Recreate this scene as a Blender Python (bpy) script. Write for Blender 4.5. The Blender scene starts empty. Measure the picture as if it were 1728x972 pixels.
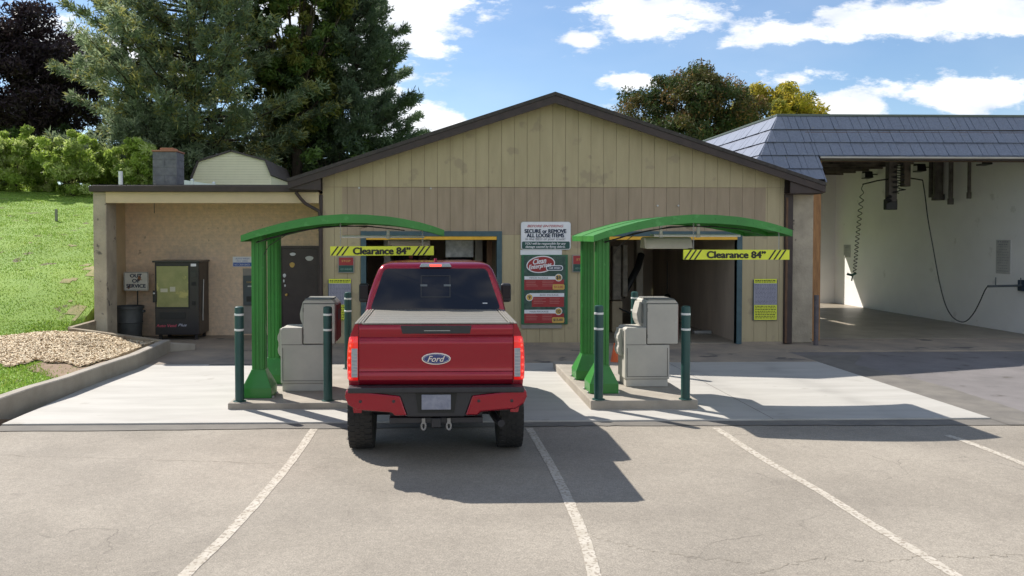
import bpy, bmesh, math, random
import numpy as np
from mathutils import Vector, Matrix
R = math.radians
S = bpy.context.scene
COL = S.collection

# ------------------------------------------------------------------ camera
F_PX, PCX, PCY = 1350.0, 768.0, 432.0
CAMH = 2.46
PITCH, YAW = R(1.36), R(1.6)
cam = bpy.data.cameras.new('camera')
cam_o = bpy.data.objects.new('camera', cam); COL.objects.link(cam_o); S.camera = cam_o
cam.sensor_width = 36.0; cam.lens = 36.0 * F_PX / 1728.0
cam.shift_x = (864 - PCX) / 1728.0; cam.shift_y = -(486 - PCY) / 1728.0
cam.clip_end = 4000; cam.clip_start = 0.05
cam_o.location = (0, 0, CAMH)
cam_o.rotation_euler = (math.pi/2 - PITCH, 0, -YAW)
_m = cam_o.rotation_euler.to_matrix()
def ray(px, py): return (_m @ Vector(((px-PCX)/F_PX, (PCY-py)/F_PX, -1.0)))
def at(px, py, Y):                       # point of the vertical plane at depth Y
    d = ray(px, py); t = Y/d.y; return Vector((d.x*t, Y, CAMH + d.z*t))
def gr(px, py, z=0.0):                   # point of the level plane at height z
    d = ray(px, py); t = (z-CAMH)/d.z; return Vector((d.x*t, d.y*t, z))

# ------------------------------------------------------------------ light
SUN = Vector((-.70, .72, 1.0)).normalized()
S.render.engine = 'CYCLES'
S.cycles.use_denoising = True
S.cycles.max_bounces = 8
S.cycles.transparent_max_bounces = 8
S.view_settings.view_transform = 'Standard'; S.view_settings.look = 'None'
S.view_settings.gamma = 1.0; S.view_settings.use_curve_mapping = False
S.view_settings.exposure = 0.80
w = bpy.data.worlds.new('World'); S.world = w; w.use_nodes = True
sl = bpy.data.lights.new('sun', 'SUN'); sl.energy = 4.2; sl.angle = R(.55); sl.color = (1.0, .94, .87)
so = bpy.data.objects.new('sun', sl); COL.objects.link(so); so.location = (-20, 20, 30)
so.rotation_euler = SUN.to_track_quat('Z', 'Y').to_euler()

def build_world():
    nt = w.node_tree; N = nt.nodes; L = nt.links
    bg = N['Background']; bg.inputs[1].default_value = 0.082
    sky = N.new('ShaderNodeTexSky'); sky.sky_type = 'NISHITA'; sky.sun_disc = False
    sky.sun_elevation = math.asin(SUN.z); sky.sun_rotation = math.atan2(SUN.x, SUN.y)
    sky.air_density = 1.0; sky.dust_density = .12; sky.ozone_density = 4.0; sky.altitude = 100
    tc = N.new('ShaderNodeTexCoord'); sp = N.new('ShaderNodeSeparateXYZ'); L.new(tc.outputs['Generated'], sp.inputs[0])
    def M(op, a, b=None, c=None):
        n = N.new('ShaderNodeMath'); n.operation = op
        for i, v in enumerate((a, b, c)):
            if v is None: continue
            if isinstance(v, (int, float)): n.inputs[i].default_value = v
            else: L.new(v, n.inputs[i])
        return n.outputs[0]
    ay = M('MAXIMUM', M('ABSOLUTE', sp.outputs[1]), .08)
    u = M('DIVIDE', sp.outputs[0], ay); v = M('DIVIDE', sp.outputs[2], ay)
    cb = N.new('ShaderNodeCombineXYZ'); L.new(u, cb.inputs[0]); L.new(M('MULTIPLY', v, 2.3), cb.inputs[1]); cb.inputs[2].default_value = 3.7
    n1 = N.new('ShaderNodeTexNoise'); n1.inputs['Scale'].default_value = 7.0; n1.inputs['Detail'].default_value = 9; n1.inputs['Roughness'].default_value = .62
    L.new(cb.outputs[0], n1.inputs['Vector'])
    blobs = [  # px x, y, half width, half height, weight: banks of cloud as seen over the lot
        (700, 20, 180, 70, 1.2), (800, 30, 90, 35, .9), (560, 90, 200, 80, .75), (690, 215, 95, 60, 1.2), (650, 160, 40, 30, .9), (1130, 45, 140, 26, .75), (1330, 55, 190, 36, 1.0), (1520, 35, 220, 40, 1.15),
        (1690, 20, 160, 45, 1.0), (1310, 125, 85, 24, 1.0), (1080, 138, 60, 16, .8), (1640, 150, 150, 38, 1.15), (1440, 182, 75, 22, 1.0), (1080, 10, 120, 22, .75), (980, 65, 30, 14, .6),
        (240, 60, 110, 70, .9), (130, 60, 60, 55, .7), (80, 180, 80, 90, .8), (860, 70, 50, 16, .6), (930, 12, 60, 12, .45), (300, -60, 300, 60, .8), (1300, -120, 350, 60, .8)]
    acc = None
    for (x, y, rx, ry, k) in blobs:
        c = ray(x, y); U, V = c.x/c.y, c.z/c.y; ru, rv = rx/F_PX, ry/F_PX
        du = M('DIVIDE', M('SUBTRACT', u, U), ru); dv = M('DIVIDE', M('SUBTRACT', v, V), rv)
        d2 = M('ADD', M('MULTIPLY', du, du), M('MULTIPLY', dv, dv))
        g = M('MULTIPLY', M('EXPONENT', M('MULTIPLY', d2, -.8)), k)
        acc = g if acc is None else M('MAXIMUM', acc, g)
    # clouds elsewhere (behind the viewer and overhead)
    n2 = N.new('ShaderNodeTexNoise'); n2.inputs['Scale'].default_value = 1.6; n2.inputs['Detail'].default_value = 3
    L.new(tc.outputs['Generated'], n2.inputs['Vector'])
    back = M('MULTIPLY', M('LESS_THAN', sp.outputs[1], .0), M('MULTIPLY', n2.outputs['Fac'], 1.1))
    acc = M('MAXIMUM', acc, back)
    dens = M('ADD', acc, M('MULTIPLY', M('SUBTRACT', n1.outputs['Fac'], .5), 3.6))
    mr = N.new('ShaderNodeMapRange'); mr.interpolation_type = 'SMOOTHSTEP'; mr.inputs[1].default_value = .38; mr.inputs[2].default_value = .80; L.new(dens, mr.inputs[0])
    n3 = N.new('ShaderNodeTexNoise'); n3.inputs['Scale'].default_value = 11; n3.inputs['Detail'].default_value = 5; L.new(cb.outputs[0], n3.inputs['Vector'])
    cr = N.new('ShaderNodeMapRange'); cr.inputs[1].default_value = .3; cr.inputs[2].default_value = .6; L.new(n3.outputs['Fac'], cr.inputs[0])
    cc = N.new('ShaderNodeMix'); cc.data_type = 'RGBA'; L.new(cr.outputs[0], cc.inputs[0])
    cc.inputs[6].default_value = (5.6, 6.1, 7.0, 1); cc.inputs[7].default_value = (8.6, 8.7, 8.9, 1)
    # pale veil of thin cirrus
    ve = N.new('ShaderNodeMapRange'); ve.inputs[1].default_value = .35; ve.inputs[2].default_value = .8; ve.inputs[3].default_value = 0; ve.inputs[4].default_value = .16
    n4 = N.new('ShaderNodeTexNoise'); n4.inputs['Scale'].default_value = 3; n4.inputs['Detail'].default_value = 4; L.new(cb.outputs[0], n4.inputs['Vector']); L.new(n4.outputs['Fac'], ve.inputs[0])
    mask = M('MAXIMUM', mr.outputs[0], ve.outputs[0])
    mx = N.new('ShaderNodeMix'); mx.data_type = 'RGBA'; L.new(mask, mx.inputs[0]); L.new(sky.outputs[0], mx.inputs[6]); L.new(cc.outputs[2], mx.inputs[7])
    L.new(mx.outputs[2], bg.inputs[0])
build_world()

# ------------------------------------------------------------------ helpers
rnd = random.Random(7); rs = np.random.RandomState(11)
def mat(name, col, rough=.7, col2=None, scale=4.0, amt=1.0, bump=0.0, bscale=60.0, metal=0.0, coat=0.0, emit=None, estr=0.0, spec=.5, coords='Object', stretch=None, detail=5, spots=None, trans=0.0, clean=False):
    m = bpy.data.materials.new(name); m.use_nodes = True
    nt = m.node_tree; N = nt.nodes; L = nt.links; b = N['Principled BSDF']
    b.inputs['Roughness'].default_value = rough; b.inputs['Metallic'].default_value = metal
    b.inputs['Specular IOR Level'].default_value = spec
    b.inputs['Coat Weight'].default_value = coat; b.inputs['Coat Roughness'].default_value = .04
    c1 = (*col, 1)
    if col2 is None: col2 = tuple(x*.82 for x in col)
    if clean:
        b.inputs['Base Color'].default_value = c1
    else:
        if coords == 'World':
            g = N.new('ShaderNodeNewGeometry'); vec = g.outputs['Position']
        else:
            t = N.new('ShaderNodeTexCoord'); vec = t.outputs['Object']
        if stretch:
            mp = N.new('ShaderNodeMapping'); mp.inputs['Scale'].default_value = stretch; L.new(vec, mp.inputs[0]); vec2 = mp.outputs[0]
        else: vec2 = vec
        n = N.new('ShaderNodeTexNoise'); n.inputs['Scale'].default_value = scale; n.inputs['Detail'].default_value = detail; n.inputs['Roughness'].default_value = .62
        L.new(vec2, n.inputs['Vector'])
        r = N.new('ShaderNodeMapRange'); r.inputs[1].default_value = .35; r.inputs[2].default_value = .68; r.inputs[4].default_value = amt; L.new(n.outputs['Fac'], r.inputs[0])
        x = N.new('ShaderNodeMix'); x.data_type = 'RGBA'; L.new(r.outputs[0], x.inputs[0]); x.inputs[6].default_value = c1; x.inputs[7].default_value = (*col2, 1)
        out = x.outputs[2]
        if spots:  # (colour, scale, threshold): worn spots and stains with a shape of their own
            sc, ss, th = spots
            n5 = N.new('ShaderNodeTexNoise'); n5.inputs['Scale'].default_value = ss; n5.inputs['Detail'].default_value = 7; L.new(vec, n5.inputs['Vector'])
            r5 = N.new('ShaderNodeMapRange'); r5.inputs[1].default_value = th; r5.inputs[2].default_value = th+.05; L.new(n5.outputs['Fac'], r5.inputs[0])
            x5 = N.new('ShaderNodeMix'); x5.data_type = 'RGBA'; L.new(r5.outputs[0], x5.inputs[0]); L.new(out, x5.inputs[6]); x5.inputs[7].default_value = (*sc, 1); out = x5.outputs[2]
        L.new(out, b.inputs['Base Color'])
        rr = N.new('ShaderNodeMapRange'); rr.inputs[3].default_value = max(0, rough-.08); rr.inputs[4].default_value = min(1, rough+.1); L.new(n.outputs['Fac'], rr.inputs[0]); L.new(rr.outputs[0], b.inputs['Roughness'])
        if bump:
            n2 = N.new('ShaderNodeTexNoise'); n2.inputs['Scale'].default_value = bscale; n2.inputs['Detail'].default_value = 6; L.new(vec, n2.inputs['Vector'])
            bp = N.new('ShaderNodeBump'); bp.inputs['Strength'].default_value = bump; bp.inputs['Distance'].default_value = .01; L.new(n2.outputs['Fac'], bp.inputs['Height']); L.new(bp.outputs[0], b.inputs['Normal'])
    if emit: b.inputs['Emission Color'].default_value = (*emit, 1); b.inputs['Emission Strength'].default_value = estr
    if trans:
        tr = N.new('ShaderNodeBsdfTranslucent'); ms = N.new('ShaderNodeMixShader'); ms.inputs[0].default_value = trans
        if not clean: L.new(out, tr.inputs[0])
        else: tr.inputs[0].default_value = c1
        L.new(b.outputs[0], ms.inputs[1]); L.new(tr.outputs[0], ms.inputs[2]); L.new(ms.outputs[0], N['Material Output'].inputs[0])
    return m

def thing(name, label, cat, loc=(0,0,0), group=None, kind=None):
    o = bpy.data.objects.new(name, None); COL.objects.link(o); o.location = loc; o.empty_display_size = .2
    tag(o, label, cat, group, kind); return o
def tag(o, label=None, cat=None, group=None, kind=None):
    if label: o['label'] = label
    if cat: o['category'] = cat
    if group: o['group'] = group
    if kind: o['kind'] = kind
    return o
def root_of(o):
    p = Vector((0,0,0))
    while o is not None: p += o.location; o = o.parent
    return p
def copy_tree(o, parent=None):
    c = o.copy(); COL.objects.link(c)
    if parent is not None: c.parent = parent
    for ch in list(o.children): copy_tree(ch, c)
    return c

class MB:
    def __init__(s): s.v = []; s.f = []; s.mi = []
    def add(s, vs, fs, mi=0):
        n = len(s.v); s.v += [tuple(v) for v in vs]; s.f += [tuple(n+i for i in f) for f in fs]; s.mi += [mi]*len(fs); return s
    def box(s, a, b, mi=0):
        x0,x1 = sorted((a[0],b[0])); y0,y1 = sorted((a[1],b[1])); z0,z1 = sorted((a[2],b[2]))
        return s.add([(x0,y0,z0),(x1,y0,z0),(x1,y1,z0),(x0,y1,z0),(x0,y0,z1),(x1,y0,z1),(x1,y1,z1),(x0,y1,z1)],
                     [(0,3,2,1),(4,5,6,7),(0,1,5,4),(1,2,6,5),(2,3,7,6),(3,0,4,7)], mi)
    def prism(s, poly, axis, a, b, mi=0):   # poly: 2D points; axis 'x': (y,z); 'y': (x,z); 'z': (x,y)
        def P(p, t):
            return {'x': (t,p[0],p[1]), 'y': (p[0],t,p[1]), 'z': (p[0],p[1],t)}[axis]
        n = len(poly); vs = [P(p,a) for p in poly]+[P(p,b) for p in poly]
        fs = [tuple(range(n))[::-1], tuple(range(n,2*n))]+[(i,(i+1)%n,n+(i+1)%n,n+i) for i in range(n)]
        return s.add(vs, fs, mi)
    def tube(s, pts, r, n=10, mi=0, caps=True, r2=None):
        pts = [Vector(p) for p in pts]; m = len(pts); vs = []; up = None
        for i, p in enumerate(pts):
            t = (pts[min(i+1,m-1)]-pts[max(i-1,0)]).normalized()
            if up is None: up = Vector((0,0,1)) if abs(t.z) < .9 else Vector((1,0,0))
            a = t.cross(up); a.normalize(); b = a.cross(t); up = b
            rr = (r[i] if isinstance(r,(list,tuple)) else (r if r2 is None else r+(r2-r)*i/(m-1)))
            for k in range(n):
                an = 2*math.pi*k/n; vs.append(p + a*math.cos(an)*rr + b*math.sin(an)*rr)
        fs = [(i*n+k, i*n+(k+1)%n, (i+1)*n+(k+1)%n, (i+1)*n+k) for i in range(m-1) for k in range(n)]
        if caps: fs += [tuple(range(n))[::-1], tuple(range((m-1)*n, m*n))]
        return s.add(vs, fs, mi)
    def lathe(s, c, prof, n=20, mi=0, axis='z'):   # prof: (r, h)
        vs = []; c = Vector(c)
        for (r, h) in prof:
            for k in range(n):
                a = 2*math.pi*k/n; p, q = math.cos(a)*r, math.sin(a)*r
                vs.append(c + Vector({'z': (p,q,h), 'x': (h,p,q), 'y': (p,h,q)}[axis]))
        m = len(prof)
        fs = [(i*n+k, i*n+(k+1)%n, (i+1)*n+(k+1)%n, (i+1)*n+k) for i in range(m-1) for k in range(n)]
        fs += [tuple(range(n))[::-1], tuple(range((m-1)*n, m*n))]
        return s.add(vs, fs, mi)
    def grid(s, rows, mi=0, close=False):
        n = len(rows[0]); m = len(rows)
        return s.add([p for r in rows for p in r], [(i*n+k, i*n+k+1, (i+1)*n+k+1, (i+1)*n+k) for i in range(m-1) for k in range(n-1)], mi)
    def build(s, name, mats, parent=None, bevel=0, smooth=False, seg=2, fix=True, loc=None):
        if not isinstance(mats, (list,tuple)): mats = [mats]
        off = root_of(parent) if parent is not None else Vector(loc or (0,0,0))
        me = bpy.data.meshes.new(name); me.from_pydata([Vector(v)-off for v in s.v], [], s.f); me.update()
        for m in mats: me.materials.append(m)
        me.polygons.foreach_set('material_index', s.mi)
        if fix:
            bm = bmesh.new(); bm.from_mesh(me); bmesh.ops.recalc_face_normals(bm, faces=bm.faces); bm.to_mesh(me); bm.free()
        if smooth:
            me.polygons.foreach_set('use_smooth', [True]*len(me.polygons))
            me.set_sharp_from_angle(angle=R(smooth if smooth is not True else 35))
        o = bpy.data.objects.new(name, me); COL.objects.link(o)
        if parent is not None: o.parent = parent
        else: o.location = off
        if bevel:
            b = o.modifiers.new('bevel', 'BEVEL'); b.width = bevel; b.segments = seg; b.limit_method = 'ANGLE'; b.angle_limit = R(40)
            b.harden_normals = False
        return o

def _build_split(s, name, mats, parent=None, **kw):
    par = list(range(len(s.v)))
    def find(a):
        while par[a] != a: par[a] = par[par[a]]; a = par[a]
        return a
    for f in s.f:
        r0 = find(f[0])
        for i in f[1:]: par[find(i)] = r0
    groups = {}
    for fi, f in enumerate(s.f): groups.setdefault(find(f[0]), []).append(fi)
    out = []
    for g in groups.values():
        m2 = MB(); mp = {}
        for fi in g:
            q = []
            for i in s.f[fi]:
                if i not in mp: mp[i] = len(m2.v); m2.v.append(s.v[i])
                q.append(mp[i])
            m2.f.append(tuple(q)); m2.mi.append(s.mi[fi])
        out.append(m2.build(name, mats, parent, **kw))
    return out
MB.build_split = _build_split
def np_mesh(name, verts, k, mats, parent=None, mi=None, smooth=False):
    """verts (n*k,3): n separate k-gons"""
    n = len(verts)//k; me = bpy.data.meshes.new(name)
    off = np.array(root_of(parent)) if parent is not None else np.zeros(3)
    v = (verts-off).astype(np.float32)
    me.vertices.add(n*k); me.vertices.foreach_set('co', v.ravel())
    me.loops.add(n*k); me.loops.foreach_set('vertex_index', np.arange(n*k, dtype=np.int32))
    me.polygons.add(n); me.polygons.foreach_set('loop_start', np.arange(0, n*k, k, dtype=np.int32)); me.polygons.foreach_set('loop_total', np.full(n, k, dtype=np.int32))
    if not isinstance(mats,(list,tuple)): mats=[mats]
    for m in mats: me.materials.append(m)
    if mi is not None: me.polygons.foreach_set('material_index', np.asarray(mi, dtype=np.int32))
    me.update(calc_edges=True); me.validate()
    o = bpy.data.objects.new(name, me); COL.objects.link(o)
    if parent is not None: o.parent = parent
    return o

def text(parent, body, c, size, m, width=None, bold=0.0, shear=0.0, align='CENTER', ry=0.0, name='lettering', out=.004, normal='-y', spacing=1.0):
    """writing on a face that looks towards -y (or +x); c is the centre in world space, size the capital height"""
    cu = bpy.data.curves.new('t', 'FONT'); cu.body = body; cu.size = size/.70; cu.align_x = align; cu.align_y = 'CENTER'
    cu.shear = shear; cu.extrude = .0015; cu.space_line = .85; cu.space_character = spacing; cu.resolution_u = 4
    t = bpy.data.objects.new('t', cu); COL.objects.link(t)
    dg = bpy.context.evaluated_depsgraph_get(); me = bpy.data.meshes.new_from_object(t.evaluated_get(dg))
    bpy.data.objects.remove(t); bpy.data.curves.remove(cu)
    co = np.empty(len(me.vertices)*3, dtype=np.float32); me.vertices.foreach_get('co', co); co = co.reshape(-1,3)
    if len(co) == 0: return None
    w0 = np.ptp(co[:,0])
    if width: co[:,0] *= width/w0
    if align == 'CENTER': co[:,0] -= (co[:,0].max()+co[:,0].min())/2
    co[:,1] -= (co[:,1].max()+co[:,1].min())/2
    ca, sa = math.cos(ry), math.sin(ry)
    if bold:
        bb = bold*.8
        base_me = me.copy(); bm = bmesh.new(); bm.from_mesh(me); co_all = [co]
        for k, (dx, dy) in enumerate(((-bb,0),(bb,0),(0,bb*.6),(0,-bb*.6))):
            bm.from_mesh(base_me); c2 = co.copy(); c2[:,0] += dx; c2[:,1] += dy; c2[:,2] += .00025*(k+1); co_all.append(c2)
        bm.to_mesh(me); bm.free(); bpy.data.meshes.remove(base_me); co = np.concatenate(co_all)
    X = co[:,0]*ca - co[:,1]*sa; Z = co[:,0]*sa + co[:,1]*ca; D = co[:,2]+out
    if normal == '-y': P = np.stack([X, -D, Z], 1)
    elif normal == '+x': P = np.stack([D, X, Z], 1)
    off = np.array(c) - np.array(root_of(parent)); me.vertices.foreach_set('co', (P+off).astype(np.float32).ravel()); me.update()
    me.materials.clear(); me.materials.append(m); me.name = name
    o = bpy.data.objects.new(name, me); COL.objects.link(o); o.parent = parent
    return o

# ------------------------------------------------------------------ materials
M = {}
M['tan'] = mat('tan_siding', (.43,.36,.22), .75, (.375,.312,.19), 1.6, bump=.3, bscale=40, coords='World', stretch=(3,3,.5), spots=((.34,.28,.18), 2.4, .62))
M['tan2'] = mat('brown_patch_siding', (.36,.28,.195), .75, (.30,.235,.16), 2, bump=.25, bscale=40, coords='World', stretch=(3,3,.5))
M['brown'] = mat('brown_trim', (.045,.028,.024), .55, (.03,.02,.018), 5)
M['brownwood'] = mat('brown_wood', (.16,.085,.045), .8, (.07,.04,.025), 6, bump=.4, stretch=(4,4,.6))
M['shingle'] = mat('dark_shingle', (.04,.035,.033), .9, (.07,.06,.055), 14, bump=.6, bscale=90)
M['stucco'] = mat('stucco_block', (.80,.60,.42), .85, (.62,.48,.35), 9, bump=.9, bscale=35, coords='World', spots=((.36,.28,.2), 6.5, .69))
M['beige'] = mat('beige_board', (.58,.46,.29), .7, (.50,.40,.26), 2, coords='World')
M['pillar'] = mat('weathered_render', (.44,.38,.29), .9, (.30,.26,.20), 2.2, bump=.9, bscale=25, coords='World', spots=((.12,.105,.09), 4.5, .64))
M['teal'] = mat('teal_trim', (.05,.10,.12), .5, (.035,.075,.09), 6)
M['yellow'] = mat('yellow_strip', (.75,.42,.03), .5)
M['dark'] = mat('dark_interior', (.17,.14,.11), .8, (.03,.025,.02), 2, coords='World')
M['inwall'] = mat('bay_panel', (.62,.51,.40), .55, (.42,.34,.27), 1.1, coords='World', stretch=(1,1,.3))
M['white'] = mat('white_paint', (.86,.84,.81), .6, (.80,.78,.75), .9, coords='World', bump=.15, spots=((.70,.68,.64), 1.7, .66))
M['concrete'] = mat('concrete', (.40,.38,.345), .85, (.33,.31,.28), 1.6, bump=.35, bscale=50, coords='World')
M['oldconcrete'] = mat('old_concrete', (.34,.28,.21), .85, (.20,.175,.15), 1.1, bump=.4, bscale=40, coords='World', spots=((.10,.09,.08), 1.3, .62))
M['floor'] = mat('bay_floor', (.32,.28,.22), .42, (.23,.20,.155), 1.3, coords='World', bump=.2)
M['kerb'] = mat('kerb_concrete', (.36,.325,.27), .9, (.28,.25,.205), 2.5, bump=.5, bscale=60, coords='World')
M['green'] = mat('green_paint', (.032,.235,.032), .42, (.026,.185,.027), 2.2, coat=.15, bump=.06, bscale=12, spots=((.055,.27,.055), 7, .63))
M['bollard'] = mat('bollard_green', (.012,.055,.048), .38, (.016,.07,.06), 4)
M['tape'] = mat('reflective_white', (.75,.78,.74), .4)
M['kiosk'] = mat('kiosk_beige', (.50,.475,.42), .5, (.44,.42,.375), 3, bump=.08, bscale=200)
M['kiosktop'] = mat('kiosk_grey', (.22,.22,.20), .5)
M['maroon'] = mat('maroon_panel', (.14,.02,.025), .4)
M['seam'] = mat('black_seam', (.02,.02,.018), .8, clean=True)
M['steel'] = mat('steel', (.55,.55,.54), .35, metal=.9)
M['galv'] = mat('galvanised', (.5,.5,.48), .5, metal=.6)
M['signwhite'] = mat('sign_white', (.74,.75,.78), .45, (.68,.69,.72), 4)
M['signgreen'] = mat('sign_green', (.01,.07,.06), .4)
M['signyellow'] = mat('sign_yellow', (.72,.78,.05), .45, (.65,.71,.045), 6)
M['black'] = mat('black_paint', (.012,.012,.012), .5, clean=True)
M['navytext'] = mat('navy_ink', (.02,.035,.07), .6, clean=True)
M['redtext'] = mat('red_ink', (.45,.06,.07), .6, clean=True)
M['greytext'] = mat('grey_ink', (.28,.28,.30), .6, clean=True)
M['signred'] = mat('sign_red', (.33,.025,.03), .45)
M['gold'] = mat('sign_gold', (.65,.42,.10), .45)
M['blue'] = mat('sign_blue', (.05,.12,.42), .45)
M['block'] = mat('grey_block', (.20,.20,.205), .95, (.13,.13,.14), 6, bump=.9, bscale=60, spots=((.25,.24,.22), 5, .63))
M['cream'] = mat('cream_siding', (.86,.80,.62), .7, (.82,.76,.58), 2)
M['cone'] = mat('cone_orange', (.75,.13,.03), .5)
M['bin'] = mat('grey_bin', (.06,.065,.065), .5, (.045,.048,.048), 6)
M['vend'] = mat('vending_black', (.022,.018,.02), .35)
M['vendtop'] = mat('vending_roof', (.03,.028,.03), .3)
M['bark'] = mat('bark', (.07,.05,.035), .95, (.035,.027,.02), 9, bump=1, bscale=30, coords='World')
M['line'] = mat('faded_line_paint', (.50,.46,.39), .9, (.40,.36,.29), 7, coords='World', spots=((.29,.25,.20), 30, .53))
M['doorbrown'] = mat('dark_brown_door', (.05,.033,.03), .45, (.04,.026,.024), 4)
M['grayboard'] = mat('grey_surround', (.30,.28,.25), .7)
M['slate'] = mat('slate_blue_panel', (.06,.075,.085), .4)
M['lens'] = mat('lamp_lens', (.7,.7,.66), .3)

def asphalt():
    m = mat('asphalt', (.305,.272,.222), .92, (.25,.222,.18), .6, coords='World', detail=8)
    N = m.node_tree.nodes; L = m.node_tree.links; b = N['Principled BSDF']
    src = b.inputs['Base Color'].links[0].from_socket
    g = N.new('ShaderNodeNewGeometry')
    n = N.new('ShaderNodeTexNoise'); n.inputs['Scale'].default_value = 90; n.inputs['Detail'].default_value = 3; L.new(g.outputs['Position'], n.inputs['Vector'])
    r = N.new('ShaderNodeMapRange'); r.inputs[1].default_value = .3; r.inputs[2].default_value = .7; r.inputs[3].default_value = .72; r.inputs[4].default_value = 1.25; L.new(n.outputs['Fac'], r.inputs[0])
    mu = N.new('ShaderNodeMix'); mu.data_type = 'RGBA'; mu.blend_type = 'MULTIPLY'; mu.inputs[0].default_value = 1; L.new(src, mu.inputs[6]); L.new(r.outputs[0], mu.inputs[7])
    # cracks
    wn = N.new('ShaderNodeTexNoise'); wn.inputs['Scale'].default_value = 1.3; wn.inputs['Detail'].default_value = 6; L.new(g.outputs['Position'], wn.inputs['Vector'])
    va = N.new('ShaderNodeVectorMath'); va.operation = 'MULTIPLY_ADD'; L.new(wn.outputs['Color'], va.inputs[0]); va.inputs[1].default_value = (1.1,1.1,0); L.new(g.outputs['Position'], va.inputs[2])
    vo = N.new('ShaderNodeTexVoronoi'); vo.feature = 'DISTANCE_TO_EDGE'; vo.inputs['Scale'].default_value = .34; L.new(va.outputs[0], vo.inputs['Vector'])
    c = N.new('ShaderNodeMapRange'); c.inputs[1].default_value = .0005; c.inputs[2].default_value = .0028; c.inputs[3].default_value = 1; c.inputs[4].default_value = 0; L.new(vo.outputs[0], c.inputs[0])
    mk = N.new('ShaderNodeTexNoise'); mk.inputs['Scale'].default_value = .55; L.new(g.outputs['Position'], mk.inputs['Vector'])
    mm = N.new('ShaderNodeMapRange'); mm.inputs[1].default_value = .50; mm.inputs[2].default_value = .62; mm.inputs[4].default_value = .5; L.new(mk.outputs['Fac'], mm.inputs[0])
    pr = N.new('ShaderNodeMath'); pr.operation = 'MULTIPLY'; L.new(c.outputs[0], pr.inputs[0]); L.new(mm.outputs[0], pr.inputs[1])
    x = N.new('ShaderNodeMix'); x.data_type = 'RGBA'; L.new(pr.outputs[0], x.inputs[0]); L.new(mu.outputs[2], x.inputs[6]); x.inputs[7].default_value = (.10,.085,.07,1)
    bg_ = N.new('ShaderNodeTexNoise'); bg_.inputs['Scale'].default_value = .35; bg_.inputs['Detail'].default_value = 5; bg_.inputs['Distortion'].default_value = 1.2; L.new(g.outputs['Position'], bg_.inputs['Vector'])
    br = N.new('ShaderNodeMapRange'); br.inputs[1].default_value = .38; br.inputs[2].default_value = .66; br.inputs[3].default_value = .90; br.inputs[4].default_value = 1.08; L.new(bg_.outputs['Fac'], br.inputs[0])
    bm_ = N.new('ShaderNodeMix'); bm_.data_type = 'RGBA'; bm_.blend_type = 'MULTIPLY'; bm_.inputs[0].default_value = 1; L.new(x.outputs[2], bm_.inputs[6]); L.new(br.outputs[0], bm_.inputs[7]); x = bm_
    # coarse stone flecks
    fv = N.new('ShaderNodeTexVoronoi'); fv.inputs['Scale'].default_value = 26; L.new(g.outputs['Position'], fv.inputs['Vector'])
    fr = N.new('ShaderNodeMapRange'); fr.inputs[1].default_value = 0; fr.inputs[2].default_value = 1; fr.inputs[3].default_value = .93; fr.inputs[4].default_value = 1.06; sx_ = N.new('ShaderNodeSeparateColor'); L.new(fv.outputs['Color'], sx_.inputs[0]); L.new(sx_.outputs[0], fr.inputs[0])
    fm = N.new('ShaderNodeMix'); fm.data_type = 'RGBA'; fm.blend_type = 'MULTIPLY'; fm.inputs[0].default_value = 1; L.new(x.outputs[2], fm.inputs[6]); L.new(fr.outputs[0], fm.inputs[7]); x = fm
    # oil drips and dark stains
    st = N.new('ShaderNodeTexNoise'); st.inputs['Scale'].default_value = 2.6; st.inputs['Detail'].default_value = 6; L.new(g.outputs['Position'], st.inputs['Vector'])
    sr = N.new('ShaderNodeMapRange'); sr.inputs[1].default_value = .64; sr.inputs[2].default_value = .8; sr.inputs[4].default_value = .5; L.new(st.outputs['Fac'], sr.inputs[0])
    x2 = N.new('ShaderNodeMix'); x2.data_type = 'RGBA'; L.new(sr.outputs[0], x2.inputs[0]); L.new(x.outputs[2], x2.inputs[6]); x2.inputs[7].default_value = (.15,.13,.11,1)
    L.new(x2.outputs[2], b.inputs['Base Color'])
    bp = N.new('ShaderNodeBump'); bp.inputs['Strength'].default_value = .5; bp.inputs['Distance'].default_value = .006; L.new(n.outputs['Fac'], bp.inputs['Height']); L.new(bp.outputs[0], b.inputs['Normal'])
    return m
M['asphalt'] = asphalt()
M['patch'] = mat('dark_asphalt_patch', (.13,.12,.105), .9, (.19,.175,.15), 2.2, bump=.5, bscale=90, coords='World')
M['asphalt_grey'] = mat('grey_asphalt', (.19,.175,.17), .9, (.14,.13,.125), 1.2, bump=.5, bscale=90, coords='World', spots=((.10,.09,.08), 2.4, .64))
M['apron'] = mat('pale_concrete', (.44,.425,.385), .8, (.37,.355,.32), 1.1, bump=.2, bscale=70, coords='World', stretch=(.6,3,1), spots=((.35,.33,.29), 1.9, .655))

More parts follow.
